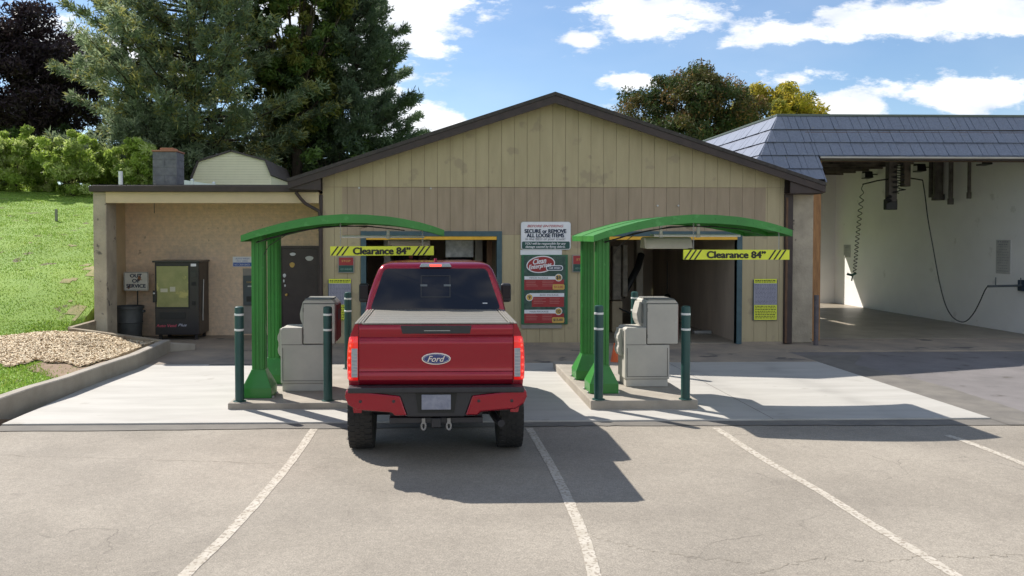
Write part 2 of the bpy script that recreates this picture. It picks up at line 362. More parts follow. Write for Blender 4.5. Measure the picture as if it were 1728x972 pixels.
def tracks(m, centres, amt=.16):     # tyre-worn tracks running into the bays
    N = m.node_tree.nodes; L = m.node_tree.links; b = N['Principled BSDF']; src = b.inputs['Base Color'].links[0].from_socket
    g = N.new('ShaderNodeNewGeometry'); sp = N.new('ShaderNodeSeparateXYZ'); L.new(g.outputs['Position'], sp.inputs[0])
    def MM(op, a, c):
        n = N.new('ShaderNodeMath'); n.operation = op
        for i, v in enumerate((a, c)):
            if v is None: continue
            if isinstance(v, (int, float)): n.inputs[i].default_value = v
            else: L.new(v, n.inputs[i])
        return n.outputs[0]
    nz = N.new('ShaderNodeTexNoise'); nz.inputs['Scale'].default_value = 1.4; nz.inputs['Detail'].default_value = 7; L.new(g.outputs['Position'], nz.inputs['Vector'])
    wob = MM('MULTIPLY', MM('SUBTRACT', nz.outputs['Fac'], .5), .5); acc = None
    for c in centres:
        d = MM('SUBTRACT', MM('ADD', sp.outputs[0], wob), c); e = MM('EXPONENT', MM('MULTIPLY', MM('MULTIPLY', d, d), -22.0), None)
        acc = e if acc is None else MM('MAXIMUM', acc, e)
    r = N.new('ShaderNodeMapRange'); r.inputs[1].default_value = .3; r.inputs[2].default_value = .65; L.new(nz.outputs['Fac'], r.inputs[0])
    f = MM('MULTIPLY', MM('MULTIPLY', acc, r.outputs[0]), amt*2.2)
    mx = N.new('ShaderNodeMix'); mx.data_type = 'RGBA'; L.new(f, mx.inputs[0]); L.new(src, mx.inputs[6]); mx.inputs[7].default_value = (.20,.19,.17,1); L.new(mx.outputs[2], b.inputs['Base Color'])
tracks(M['apron'], (-.82,.86,4.75,6.35))
def masonry(m):
    N = m.node_tree.nodes; L = m.node_tree.links; b = N['Principled BSDF']; src = b.inputs['Base Color'].links[0].from_socket
    g = N.new('ShaderNodeNewGeometry'); sp = N.new('ShaderNodeSeparateXYZ'); cb = N.new('ShaderNodeCombineXYZ'); L.new(g.outputs['Position'], sp.inputs[0]); L.new(sp.outputs[0], cb.inputs[0]); L.new(sp.outputs[2], cb.inputs[1])
    bt = N.new('ShaderNodeTexBrick'); bt.inputs['Scale'].default_value = 1; bt.inputs['Brick Width'].default_value = .215; bt.inputs['Row Height'].default_value = .072; bt.inputs['Mortar Size'].default_value = .006; bt.inputs['Bias'].default_value = 0
    bt.inputs['Color1'].default_value = (1,1,1,1); bt.inputs['Color2'].default_value = (.80,.80,.82,1); bt.inputs['Mortar'].default_value = (.62,.58,.55,1); L.new(cb.outputs[0], bt.inputs['Vector'])
    mx = N.new('ShaderNodeMix'); mx.data_type = 'RGBA'; mx.blend_type = 'MULTIPLY'; mx.inputs[0].default_value = .18; L.new(src, mx.inputs[6]); L.new(bt.outputs['Color'], mx.inputs[7]); L.new(mx.outputs[2], b.inputs['Base Color'])
    old = b.inputs['Normal'].links[0].from_node; bp = N.new('ShaderNodeBump'); bp.inputs['Strength'].default_value = .25; bp.inputs['Distance'].default_value = .006; bp.invert = True
    L.new(bt.outputs['Fac'], bp.inputs['Height']); L.new(old.outputs[0], bp.inputs['Normal']); L.new(bp.outputs[0], b.inputs['Normal'])
masonry(M['stucco'])
# ------------------------------------------------------------------ terrain
def sm(a, b, x): 
    t = np.clip((x-a)/(b-a), 0, 1); return t*t*(3-2*t)
def hterr(x, y):
    x = np.asarray(x, float); y = np.asarray(y, float)
    P = np.interp(y, [-50,4,9,12,14,16,17.5,19,20.5,22,25,30,33,40,60,120,600], [.1,.14,.17,.20,.25,.33,.42,1.0,1.62,2.12,2.78,3.72,4.2,4.75,5.6,6.0,6.0])
    P = P + .35*sm(-14, -22, x)*sm(18, 28, y)
    left = sm(-5.92, -7.3, x); near = .2
    left = np.where(x < -5.9, np.where(y < 18, .0+left, 1.0), 0)
    bump = (np.sin(x*1.7+y*.9)*.05+np.sin(x*.6-y*1.3+1)*.08)*sm(15.5,18,y)*sm(26,22,y)
    h1 = near + (P-near)*np.clip(left,0,1) + bump
    h1 = np.where(x < -5.9, h1, -.12)
    behind = sm(31.2, 36, y)*sm(9, 5, x)
    h = np.where(x < -7.7, h1, h1*(1-behind)+behind*P) if True else h1
    h = np.where((x > -7.80) & (y > 17.6) & (y < 31.2), -.12, h)
    h = np.where((x > -8.0) & (y > 17.12-(x+5.7)*.22) & (y < 18.0), -.12, h)
    return h
gm = mat('lawn', (.17,.29,.035), .9, (.21,.32,.045), .9, bump=.6, bscale=25, coords='World', spots=((.13,.10,.055), 1.9, .63))
xs = np.unique(np.concatenate([np.linspace(-600,-60,12), np.linspace(-60,-16,40), np.linspace(-16,-8.0,60), [-7.9,-7.83,-7.79,-7.5,-7.3,-7.1], np.linspace(-7,-5.95,10), [-5.915,-5.885], np.linspace(-5,20,26), np.linspace(22,60,12), np.linspace(70,600,12)]))
ys = np.unique(np.concatenate([np.linspace(-400,-20,10), np.linspace(-15,8,12), np.linspace(8.5,16.9,38), np.linspace(17.0,17.65,14), np.linspace(17.7,31.1,60), [31.18,31.22], np.linspace(31.5,60,60), np.linspace(65,120,12), np.linspace(150,1500,12)]))
X, Yg = np.meshgrid(xs, ys); Z = hterr(X, Yg)
mb = MB(); mb.v = list(zip(X.ravel(), Yg.ravel(), Z.ravel())); nx = len(xs)
mb.f = [(i*nx+k, i*nx+k+1, (i+1)*nx+k+1, (i+1)*nx+k) for i in range(len(ys)-1) for k in range(nx-1)]; mb.mi = [0]*len(mb.f)
tag(mb.build('ground', gm, smooth=60, fix=False), 'green lawn and bank rising behind the building', None, None, 'structure')

# asphalt lot, apron, slabs
AZ = -.03
mb = MB(); mb.box((-6.02,-60,-.11), (90,10.64,AZ)); mb.box((-600,-300,-.115),(-5.7,1.0,AZ-.002)); mb.box((7.6,10.64,-.11),(90,17.0,AZ)); mb.box((-5.7,10.64,-.11),(7.6,17,-.06))
tag(mb.build('parking_lot', M['asphalt'], fix=True), None, None, None, 'structure')
mb = MB(); mb.box((7.62,10.45,-.05),(90,17.0,AZ+.004)); tag(mb.build('side_road', M['asphalt_grey']), kind='structure')
def jag_strip(name, pts_a, pts_b, m, z):
    mb = MB(); rows = [[], []]
    n = 60
    for i in range(n+1):
        t = i/n
        for r, P in ((0, pts_a), (1, pts_b)):
            k = min(int(t*(len(P)-1)), len(P)-2); s = t*(len(P)-1)-k
            q = Vector(P[k]).lerp(Vector(P[k+1]), s); j = rnd.uniform(-.02,.02)
            rows[r].append((q.x+j*(r==0), q.y+j*(r==0), z))
    mb.grid(rows); return tag(mb.build(name, m), kind='structure')
jag_strip('asphalt_patch', [(-5.7,10.33),(1.4,10.40),(2.6,10.42),(8.3,10.28)], [(-5.7,10.638),(1,10.638),(4,10.638),(8.3,10.638)], M['patch'], AZ+.008)
jag_strip('road_edge_patch', [(8.35,10.30),(8.5,13),(8.2,15.3),(9.0,16.5)], [(7.61,10.30),(7.61,13),(7.61,15),(7.61,16.5)], M['patch'], AZ+.012)
mb = MB()
mb.box((-5.68,10.64,-.08),(7.6,15.55,0.0)); tag(mb.build('concrete_apron', M['apron'], bevel=.01), kind='structure')
mb = MB(); mb.box((-5.68,15.58,-.08),(7.6,18.3,0.004)); mb.box((-7.85,17.5,-.08),(-5.68,20.2,0.0)); mb.box((-5.68,18.3,-.08),(-2.5,20.2,0.004))
mb.box((7.6,17.0,-.08),(30,19.0,.002))
tag(mb.build('building_forecourt', M['oldconcrete'], bevel=.008), kind='structure')
mb = MB(); mb.box((-4.3,15.42,0.001),(-.9,15.47,.006)); mb.box((-5.68,15.548,-.05),(7.6,15.582,-.012)); tag(mb.build('drain_slot', M['seam']), kind='structure')
# hairline control joints in the apron
mb = MB()
for x in (.9,4.6): mb.box((x,10.65,.0005),(x+.008,15.55,.002))
tag(mb.build('apron_joints', M['patch']), kind='structure')

# long cracks in the lot
def crack(pts, name='pavement_crack'):
    P = [gr(*p, AZ+.004) for p in pts]; q = []
    for i in range(len(P)-1):
        m_ = 14
        for k in range(m_): v = P[i].lerp(P[i+1], k/m_); q.append(v+Vector((rnd.uniform(-.025,.025),rnd.uniform(-.03,.03),0)))
    rows = [[],[]]
    for v in q:
        w_ = rnd.uniform(.0008,.0035); rows[0].append(v-Vector((0,w_,0))); rows[1].append(v+Vector((0,w_,0)))
    mb = MB(); mb.grid(rows); tag(mb.build(name, M['crackfill']), kind='structure')
M['crackfill'] = mat('crack', (.15,.13,.10), .95, (.25,.215,.165), 8)
crack([(0,768),(150,772),(330,778),(480,782),(585,790)]); crack([(1275,970),(1330,952),(1400,940),(1480,948),(1560,938),(1640,940),(1728,936)]); crack([(1000,905),(1080,925),(1170,940),(1275,950)])
# parking lines
def line(pts, wd=.10):
    P = [gr(*p, AZ+.0035) for p in pts]; rows = [[],[]]; n = 24
    def cr(i, t):
        p0,p1,p2,p3 = P[max(i-1,0)],P[i],P[i+1],P[min(i+2,len(P)-1)]
        return .5*((2*p1)+(p2-p0)*t+(2*p0-5*p1+4*p2-p3)*t*t+(-p0+3*p1-3*p2+p3)*t**3)
    pts2 = [cr(i, k/8) for i in range(len(P)-1) for k in range(8)]+[P[-1]]
    for i, q in enumerate(pts2):
        d = (pts2[min(i+1,len(pts2)-1)]-pts2[max(i-1,0)]).normalized(); nrm = Vector((-d.y,d.x,0))
        a = wd/2+rnd.uniform(-.004,.004); rows[0].append(q-nrm*a); rows[1].append(q+nrm*(wd/2+rnd.uniform(-.004,.004)))
    mb = MB(); mb.grid(rows); o = mb.build('parking_line', M['line']); tag(o, kind='structure', group='white parking lines')
line([(535,716),(498,770),(447,832),(385,900),(310,972),(270,1015)])
line([(893,722),(930,785),(962,850),(988,915),(1003,972),(1010,1010)])
line([(1208,722),(1290,775),(1382,828),(1480,890),(1583,952),(1650,995)])
line([(1598,734),(1650,752),(1728,783),(1850,835)])

# kerb of the lawn
kb = [gr(-260,845), gr(0,706), gr(60,683), gr(117,665), gr(175,642.5), gr(231.6,622), gr(262,607), gr(287,594.5)]
kb = [Vector((-5.98, -2, 0)), Vector((-5.98, 6, 0))] + kb[1:]
mb = MB(); rows = []
for i, p in enumerate(kb):
    d = (kb[min(i+1,len(kb)-1)]-kb[max(i-1,0)]).normalized(); nrm = Vector((-d.y,d.x,0)); 
    rows.append([p+Vector((0,0,-.1)), p+Vector((0,0,.255)), p+nrm*.015+Vector((0,0,.27)), p+nrm*.16+Vector((0,0,.27)), p+nrm*.165+Vector((0,0,-.1))])
mb.grid(rows); e = rows[-1]; mb.add(e, [(0,1,2,3,4)])
tag(mb.build('kerb', M['kerb'], smooth=30), kind='structure')
# short sloping end of the kerb by the vending area
A = kb[-1]; B1 = gr(330, 591); mb = MB()
d = (B1-A).normalized(); nrm = Vector((-d.y,d.x,0))*.16
mb.add([A, B1, B1+nrm, A+nrm, A+Vector((0,0,.2)), B1+Vector((0,0,.13)), B1+nrm+Vector((0,0,.13)), A+nrm+Vector((0,0,.2))],
       [(0,3,2,1),(4,5,6,7),(0,1,5,4),(1,2,6,5),(2,3,7,6),(3,0,4,7)])
tag(mb.build('kerb_end', M['kerb'], bevel=.01), kind='structure')

# timber edging between gravel and the vending nook
a0 = Vector((kb[-1].x-.13, kb[-1].y+.0, 0)); a1 = at(121, 548, 17.55); a2 = at(176, 534, 18.25)
t = thing('timber_edging', 'weathered timber edging board between wood chips and vending nook', 'edging', (a1.x, a1.y, 0))
def board(p, q, zt0, zt1, h, th, name, par):
    d = (q-p); d.z = 0; d.normalize(); n = Vector((-d.y,d.x,0))*th
    P0 = Vector((p.x,p.y,0)); Q0 = Vector((q.x,q.y,0)); z = lambda k: Vector((0,0,k))
    mb = MB(); mb.add([P0+z(zt0-h), Q0+z(zt1-h), Q0+n+z(zt1-h), P0+n+z(zt0-h), P0+z(zt0), Q0+z(zt1), Q0+n+z(zt1), P0+n+z(zt0)],
        [(0,3,2,1),(4,5,6,7),(0,1,5,4),(1,2,6,5),(2,3,7,6),(3,0,4,7)]); return mb.build(name, M['kerbwood'], par, bevel=.008)
M['kerbwood'] = mat('timber', (.30,.25,.17), .9, (.17,.13,.09), 5, bump=.6, bscale=40)
board(a0, a1, .27, .50, .5, .14, 'board', t); board(a1, a2, .50, .62, .6, .14, 'board', t)

# wood-chip bed
def in_bed(x, y):
    # outline in plan
    yl = np.interp(x, [-10.2,-9,-8,-7,-6,-5.7], [15.2,14.7,14.2,14.0,14.3,14.6]); yh = np.interp(x, [-10.2,-9.2,-8.2,-5.6], [15.6,17.0,17.45,17.05])
    wob = .28*np.sin(x*5.1+y*3)+.18*np.sin(x*11+2*y)
    return (y > yl+wob*.8) & (y < yh) & (x > -10.3+wob) & (x < -5.75)
M['soil'] = mat('bare_soil', (.20,.13,.08), .95, (.28,.20,.13), 6, bump=.8, bscale=50, coords='World')
M['mulch'] = mat('wood_chip_bed', (.58,.46,.30), .95, (.42,.32,.2), 14, bump=1, bscale=60, coords='World')
gx = np.arange(-10.4,-5.72,.07); gy = np.arange(13.4,17.5,.07)
def bed_sheet(name, test, m, lift):
    mb = MB(); idx = {}
    for i in range(len(gx)-1):
        for j in range(len(gy)-1):
            cx, cy = gx[i]+.035, gy[j]+.035
            if not test(cx, cy): continue
            q = []
            for (a, b) in ((i,j),(i+1,j),(i+1,j+1),(i,j+1)):
                if (a,b) not in idx:
                    idx[(a,b)] = len(mb.v); mb.v.append((gx[a], gy[b], float(hterr(gx[a],gy[b]))+lift))
                q.append(idx[(a,b)])
            mb.f.append(tuple(q)); mb.mi.append(0)
    return tag(mb.build(name, m, smooth=60, fix=False), kind='structure')
bed_sheet('mulch_bed', in_bed, M['mulch'], .028)
gx = np.arange(-7.6,-5.74,.07); gy = np.arange(10.0,15.4,.07)
def in_soil(x, y): return x > -6.25-.32*math.sin(y*1.9)-.12*math.sin(y*5.3+x*3)-max(0,(y-13))*.35 and not in_bed(x,y) 
bed_sheet('bare_soil', in_soil, M['soil'], .012)
n = 42000; x = rs.uniform(-10.3,-5.75,n); y = rs.uniform(13.5,17.45,n); k = in_bed(x,y); x=x[k]; y=y[k]; n=len(x)
c = np.stack([x,y,hterr(x,y)+.038+rs.rand(n)*.02],1); a = rs.uniform(0,2*np.pi,n); l = rs.uniform(.010,.032,n)[:,None]; wd = rs.uniform(.005,.012,n)[:,None]
u = np.stack([np.cos(a),np.sin(a),rs.uniform(-.4,.4,n)],1); v = np.stack([-np.sin(a),np.cos(a),rs.uniform(-.4,.4,n)],1)
V = np.stack([c-u*l-v*wd, c+u*l-v*wd, c+u*l+v*wd, c-u*l+v*wd],1).reshape(-1,3)
chips = [mat('chip_pale', (.80,.68,.48), .9), mat('chip_tan', (.62,.48,.30), .9), mat('chip_dark', (.38,.27,.17), .9)]
tag(np_mesh('wood_chips', V, 4, chips, mi=rs.choice(3,n,p=[.55,.33,.12])), 'pale wood chips spread over the bed', None, None, 'stuff')
# grass blades
def blades(n, x0, x1, y0, y1, h0, h1, test=None, dens=None):
    x = rs.uniform(x0,x1,n); y = rs.uniform(y0,y1,n)
    k = (x < -5.95)
    if test is not None: k &= test(x,y)
    x=x[k]; y=y[k]; n=len(x); z = hterr(x,y)
    cl = .5+.5*np.sin(x*2.3+np.sin(y*1.9)*2)*np.sin(y*2.7+x)
    hh = (h0+(h1-h0)*rs.rand(n)*cl)[:,None]; a = rs.uniform(0,np.pi,n); wd = rs.uniform(.006,.014,n)[:,None]
    u = np.stack([np.cos(a),np.sin(a),0*a],1); tip = np.stack([rs.normal(0,.35,n),rs.normal(0,.35,n),np.ones(n)],1)*hh
    c = np.stack([x,y,z-.005],1); return np.stack([c-u*wd, c+u*wd, c+tip],1).reshape(-1,3)
def dirt(x, y):
    n_ = np.sin(x*1.9+np.sin(y*2.1)*1.3)*np.sin(y*1.55+x*.6+.6)+.35*np.sin(x*5.3+y*4.1)+.2*np.sin(x*11-y*9)
    return (n_ > .80) & (y > 16.2) & (y < 22.6) & (x < -7.95) & (x > -15)
gx = np.arange(-13.5,-7.9,.08); gy = np.arange(16.2,22.6,.08)
bed_sheet('bare_bank_soil', lambda x, y: bool(dirt(x, y)) and not in_bed(x, y), mat('dry_bank_grass', (.30,.25,.12), .95, (.20,.22,.07), 5, bump=.8, bscale=50, coords='World'), .010)
notbed = lambda x,y: ~in_bed(x,y) & ~((y<15.4)&(x > -6.15-.3*np.sin(y*1.9)-np.clip(y-13,0,9)*.35)&(rs.rand(len(x))<.85))
V = np.concatenate([blades(100000,-12,-5.95,8,18,.02,.07,notbed), blades(45000,-12,-6.15,3,8,.02,.07), blades(330000,-22,-7.8,17,42,.02,.055,lambda x,y: ~dirt(x,y)|(rs.rand(len(x))<.18))])
nb = len(V)//3
gms = [mat('grass_blade', (.22,.37,.04), .7, (.29,.43,.06), .8, coords='World', trans=.35), mat('grass_pale', (.36,.44,.09), .7, (.32,.37,.11), 1, coords='World', trans=.35), mat('grass_dark', (.12,.22,.03), .7, coords='World', trans=.3)]
tag(np_mesh('grass', V, 3, gms, mi=rs.choice(3,nb,p=[.6,.2,.2])), 'short green grass on the lawn and bank', None, None, 'stuff')

# ------------------------------------------------------------------ gable building
FY = 18.1                                       # face of the gable wall
def ax(px, Y=FY, py=450): return at(px, py, Y).x
def az(py, Y=FY, px=900): return at(px, py, Y).z
XL, XR = ax(545), ax(1322); XE0, XE1 = ax(486, FY-.36), ax(1392, FY-.36); XP = ax(932); ZP = az(157, FY-.35); ZE = az(309, FY-.35)
SLOPE = (ZP-ZE)/(XE1-XP); ZE0 = ZP-SLOPE*(XP-XE0)
BACK = 25.6
DL0, DL1, DR0, DR1 = ax(618), ax(838), ax(1026), ax(1243); DZ = az(399)
bld = thing('car_wash_building', 'tan gabled car wash building with vertical board siding and two drive-through bays', 'building', (XP, FY, 0))
def rz(x): return ZP - SLOPE*abs(x-XP) - .12
SEAM = az(316)
def planks(z_lo, z_hi, y0, mm, name, xa, xb, holes=(), pw=.29, top=None, gap=.006):
    mb = MB(); k0 = math.floor((xa-XP)/pw); x = XP+k0*pw
    while x < xb:
        c0, c1 = max(x+gap/2, xa), min(x+pw-gap/2, xb)
        cuts = sorted({c0, c1, *[h for hh in holes for h in hh[:2] if c0 < h < c1], *( [XP] if c0 < XP < c1 else [])}) if c1 > c0 else []
        for a, b in zip(cuts[:-1], cuts[1:]):
            if b-a < .004: continue
            lo = z_lo
            for (h0, h1, hz) in holes:
                if a >= h0-1e-4 and b <= h1+1e-4: lo = max(lo, hz)
            za, zb = (top(a), top(b)) if top else (z_hi, z_hi)
            za, zb = min(za, z_hi), min(zb, z_hi)
            if max(za, zb) <= lo: continue
            za, zb = max(za, lo), max(zb, lo)
            d = rnd.uniform(0,.002)
            mb.prism([(a,lo),(b,lo),(b,zb),(a,za)], 'y', y0-d, y0+.02)
        x += pw
    return mb
holes = [(DL0,DL1,DZ),(DR0,DR1,DZ)]
planks(.06, SEAM-.004, FY, M['tan'], '', XL, ax(578)).build('siding', M['tan'], bld)
planks(.06, SEAM-.004, FY, M['tan'], '', ax(1291), XR).build('siding', M['tan'], bld)
SEAM2 = az(396)
planks(.06, SEAM2-.003, FY, M['tan'], '', ax(578), ax(1291), holes).build('siding', M['tan'], bld)
planks(SEAM2, SEAM-.004, FY+.001, M['tan2'], '', ax(578), ax(1291)).build('siding_patch', M['tan2'], bld)['label'] = 'browner siding where an old sign panel was removed'
planks(SEAM, 99, FY-.012, M['tan'], '', XL, XR, top=rz).build('gable_siding', M['tan'], bld)
# dark sheathing behind the board joints, side walls, back wall
mb = MB()
def sheath(y0, y1, mbb):
    for (a,b,lo) in ((XL,DL0,.02),(DL0,DL1,DZ),(DL1,DR0,.02),(DR0,DR1,DZ),(DR1,XR,.02)):
        pts = [(a,lo),(b,lo),(b,rz(b)-.02)]+([(XP,rz(XP)-.02)] if a < XP < b else [])+[(a,rz(a)-.02)]
        mbb.prism(pts, 'y', y0, y1)
sheath(FY+.021, FY+.12, mb)
mb.box((XL,FY+.121,.02),(XL+.15,BACK,ZE-.1)); mb.box((XR-.15,FY+.121,.02),(XR,BACK,ZE-.1))
mb.build('wall', M['brownwood'], bld)
mb = MB(); sb = MB()
for (a,b) in ((XL+.151,XP-.08),(XP+.08,XR-.151)):
    pass
mb.box((XP-.12,FY+.3,.02),(XP+.12,BACK,ZE-.12)); mb.build('divider_wall', M['inwall'], bld)
mb = MB(); 
WA = [(at(1098,484,BACK), at(1158,514,BACK)), (at(1168,484,BACK), at(1236,552,BACK))]
mb.box((XL+.15,BACK,.02),(WA[0][0].x,BACK+.1,3.4)); mb.box((WA[1][1].x,BACK,.02),(XR-.15,BACK+.1,3.4)); mb.box((WA[0][1].x,BACK,.02),(WA[1][0].x,BACK+.1,3.4))
for (p_, q_) in WA: mb.box((p_.x,BACK,p_.z),(q_.x,BACK+.1,3.4)); mb.box((p_.x,BACK,.02),(q_.x,BACK+.1,q_.z))
mb.build('back_wall', M['inwall'], bld)
for (p_, q_) in WA:
    mb = MB(); mb.box((p_.x,BACK+.04,q_.z),(q_.x,BACK+.05,p_.z)); mb.build('frosted_panel', mat('frosted_panel', (.55,.50,.42), .5, (.42,.38,.32), 3, stretch=(6,1,1), trans=.35), bld)
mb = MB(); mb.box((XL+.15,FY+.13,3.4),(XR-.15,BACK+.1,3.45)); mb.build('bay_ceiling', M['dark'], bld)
mb = MB(); mb.box((XL+.15,FY+.125,.005),(XR-.15,BACK,.02)); mb.build('bay_floor', M['floor'], bld)
# wall panels inside the right bay
mb = MB(); x0 = DR1+.16
mb.box((x0-.03,FY+.25,.02),(x0,BACK-.1,3.3)); mb.build('bay_side_panel', M['inwall'], bld)
mb = MB(); mb.box((DL1+.13,FY+.25,.02),(DL1+.16,BACK-.1,3.3)); mb.build('bay_side_panel', M['inwall'], bld)
mb = MB(); mb.box((DL1-.16,FY+.9,.02),(DL1-.04,FY+1.02,3.2)); mb.build('guide_post', M['brownwood'], bld)
# foundation strip
mb = MB()
for a,b in ((XL,DL0-.11),(DL1+.11,DR0-.11),(DR1+.11,XR)): mb.box((a,FY-.015,.0),(b,FY+.02,.058))
mb.build_split('foundation', M['oldconcrete'], bld)
# door surrounds
for i,(a,b) in enumerate(((DL0,DL1),(DR0,DR1))):
    mb = MB(); z = DZ
    mb.box((a-.12,FY-.035,.01),(a,FY+.14,z+.12)); mb.box((b,FY-.035,.01),(b+.12,FY+.14,z+.12)); mb.box((a,FY-.034,z),(b,FY+.13,z+.118))
    f = mb.build('door_frame', M['teal'], bld, bevel=.006)
    mb = MB(); mb.box((a+.005,FY-.05,z-.075),(b-.005,FY+.02,z-.003)); mb.build('clearance_strip', M['yellow'], f)
# roof
mb = MB(); y0, y1 = FY-.36, BACK+.3; th = .10
for s, xe in ((-1,XE0),(1,XE1)):
    ze = ZP-SLOPE*abs(xe-XP)
    mb.prism([(XP,ZP+.03),(xe,ze+.03),(xe,ze-.05),(XP,ZP-.05)], 'y', y0-.02, y1)
mb.build('roof', M['shingle'], bld)
mb = MB()
for s, xe in ((-1,XE0),(1,XE1)):
    ze = ZP-SLOPE*abs(xe-XP)
    mb.prism([(XP,ZP-.052),(xe,ze-.052),(xe,ze-.20),(XP,ZP-.22)], 'y', y0, y0+.04)
    xw = XL if s < 0 else XR
    zb = ze-.202
    # boxed eave return
    zt = ZP-SLOPE*abs(xw-XP)-.054
    mb.prism([(xe,ze-.203),(xw,zb-.02),(xw,zt),(xe,ze-.058)], 'y', y0+.042, y0+.075)
    mb.box((xe+.02*(-s),y0+.08,zb-.02),(xw+.01*s,y1-.1,zb-.005))
    mb.box((xe,y0+.042,ze-.2),(xe-.03*s,y1-.05,ze-.06))
    mb.prism([(xe,ze-.2),(xw,zb),(xw,zt-.01),(xe,ze-.07)], 'y', FY+.0, FY+.02)
mb.build_split('fascia', M['brown'], bld, bevel=.004)
mb = MB(); mb.box((XR+.0,FY-.05,.02),(ax(1336),FY+.06,ZE-.22)); mb.box((XL-.07,FY-.05,.05),(XL-.002,FY+.05,ZE-.25)); mb.build_split('corner_board', M['brown'], bld, bevel=.005)
mb = MB(); xg = XR-.14; mb.box((xg+.16, FY-.07,.03),(xg+.21,FY-.05,ZE-.3)); mb.build('corner_trim', M['brownwood'], bld)
# downspout at the left corner
ds = thing('downspout', 'brown metal downspout on the corner beside the dark brown door', 'downspout', (XL-.1, FY-.1, 0))
mb = MB(); xd = XL-.02
mb.tube([(XE0+.15,FY-.2,ZE-.2),(XE0+.25,FY-.16,ZE-.34),(xd-.35,FY-.12,ZE-.45),(xd-.05,FY-.11,ZE-.62),(xd-.02,FY-.11,ZE-.8),(xd-.02,FY-.11,.12),(xd-.06,FY-.22,.06)], .038, 8); mb.build('pipe', M['brown'], ds, smooth=True)
mb = MB(); [mb.box((xd-.07,FY-.15,z),(xd+.03,FY-.051,z+.03)) for z in (.6,1.7,2.6)]; mb.build_split('bracket', M['brown'], ds)
# little fittings over the wall
for k,(px,py) in enumerate(((606,317),(727,318),(1110,347),(1145,347))):
    p = at(px,py,FY-.03); mb = MB(); mb.lathe((p.x,p.y,p.z), [(.022,0),(.022,.02),(.012,.05)], 8, axis='y'); tag(mb.build('wall_fitting', M['galv'], smooth=True), 'small metal fitting left on the gable wall', 'fitting', 'leftover wall fittings')

# ------------------------------------------------------------------ wash gear in the bays
def gear_left():
    t = thing('wash_gantry', 'grey wash gantry with overhead boxes inside the bay ahead of the truck', 'wash machine', (0, 21.5, 0))
    mb = MB(); mb.box((-1.3,21.2,.02),(-1.12,21.7,2.75)); mb.box((1.12,21.2,.02),(1.32,21.7,2.75)); mb.build_split('post', M['galv'], t, bevel=.01)
    mb = MB(); mb.box((-1.3,21.2,2.5),(1.32,21.6,2.75)); mb.build('crossbeam', M['galv'], t, bevel=.01)
    p = at(752,405,19.3); q = at(799,434,19.3)
    mb = MB(); mb.box((p.x,19.3,q.z),(q.x,19.8,p.z-.0)); mb.tube([(p.x+.1,19.45,p.z-.01),(p.x+.1,19.45,3.35)],.03,8); mb.tube([(q.x-.1,19.45,p.z-.01),(q.x-.1,19.45,3.35)],.03,8); mb.build('housing', mat('machine_grey', (.52,.53,.56), .5, (.30,.31,.34), 8), t, bevel=.02)
    for x in (-.75,.78):
        mb = MB(); mb.lathe((x,22.4,.3), [(.05,-.1),(.32,0),(.36,.8),(.34,1.8),(.05,1.9)], 18); mb.build('brush', mat('brush_bristle', (.03,.035,.05), .95, (.012,.012,.02), 30, bump=1, stretch=(8,8,1)), t, smooth=True)
    mb = MB(); mb.tube([(-.2,20.9,2.5),(-.1,20.9,2.0),(-.15,20.9,1.6)], .03, 8); mb.tube([(-.9,20.8,2.6),(-.75,20.8,2.2),(-.78,20.8,.3)], .02, 8); mb.build('hose', M['black'], t, smooth=True)
    mb = MB(); mb.box((-.62,20.95,1.9),(-.52,21.0,2.3)); mb.build('marker_flag', M['signred'], t)
gear_left()
def gear_right():
    t = thing('wash_arch', 'beige steel wash arch with nozzles inside the open bay behind the green posts', 'wash machine', (4.6, 20.5, 0))
    a = at(1033,415,20.3); b = at(1051,510,20.3)
    mb = MB(); mb.box((a.x,20.3,.02),(b.x,20.7,b.z+.03)); mb.build('cabinet', mat('cab_beige', (.40,.33,.22), .6, (.30,.24,.15), 4), t, bevel=.03)
    mb = MB(); mb.box((a.x+.02,20.31,b.z+.05),(b.x-.03,20.6,a.z)); mb.box((b.x-.02,20.25,a.z-1.3),(b.x+.12,20.5,a.z+.05)); mb.build('upper_cabinet', mat('cab_grey', (.26,.23,.18), .6, (.12,.10,.08), 6), t, bevel=.03)
    c = at(1080,400,21.2); mb = MB(); mb.box((c.x-.09,21.2,.02),(c.x+.09,21.5,3.3)); mb.build('post', mat('post_beige', (.34,.30,.24), .6), t, bevel=.01)
    mb = MB(); mb.tube([at(1050,500,20.4),at(1062,478,20.5),at(1076,452,20.7),at(1082,430,21)], .09, 10); mb.tube([at(1045,520,20.3),at(1070,532,20.2),at(1090,545,20.1)], .02, 8); mb.build('nozzle_arm', M['black'], t, smooth=True)
    mb = MB(); mb.tube([at(1126,440,22),at(1126,495,22)], .012, 6); mb.lathe(at(1126,502,22), [(.02,-.1),(.09,-.05),(.09,.06),(.02,.1)], 10); mb.build('hanging_sensor', M['black'], t, smooth=True)
    mb = MB(); mb.box((at(1090,0,23.4).x,23.4,.02),(at(1240,0,23.4).x,23.5,.16)); mb.build('guide_rail', M['galv'], t, bevel=.02)
    mb = MB(); mb.lathe((at(1216,0,24).x,24.6,.3), [(.05,-.1),(.3,0),(.34,.8),(.32,1.6),(.05,1.7)], 18); mb.build('brush', bpy.data.materials['brush_bristle'], t, smooth=True)
    mb = MB(); p = at(1172,556,20.5); mb.box((p.x-.2,19.9,.02),(p.x+.25,20.1,.1)); mb.build('wheel_guide', M['galv'], t, bevel=.02)
gear_right()

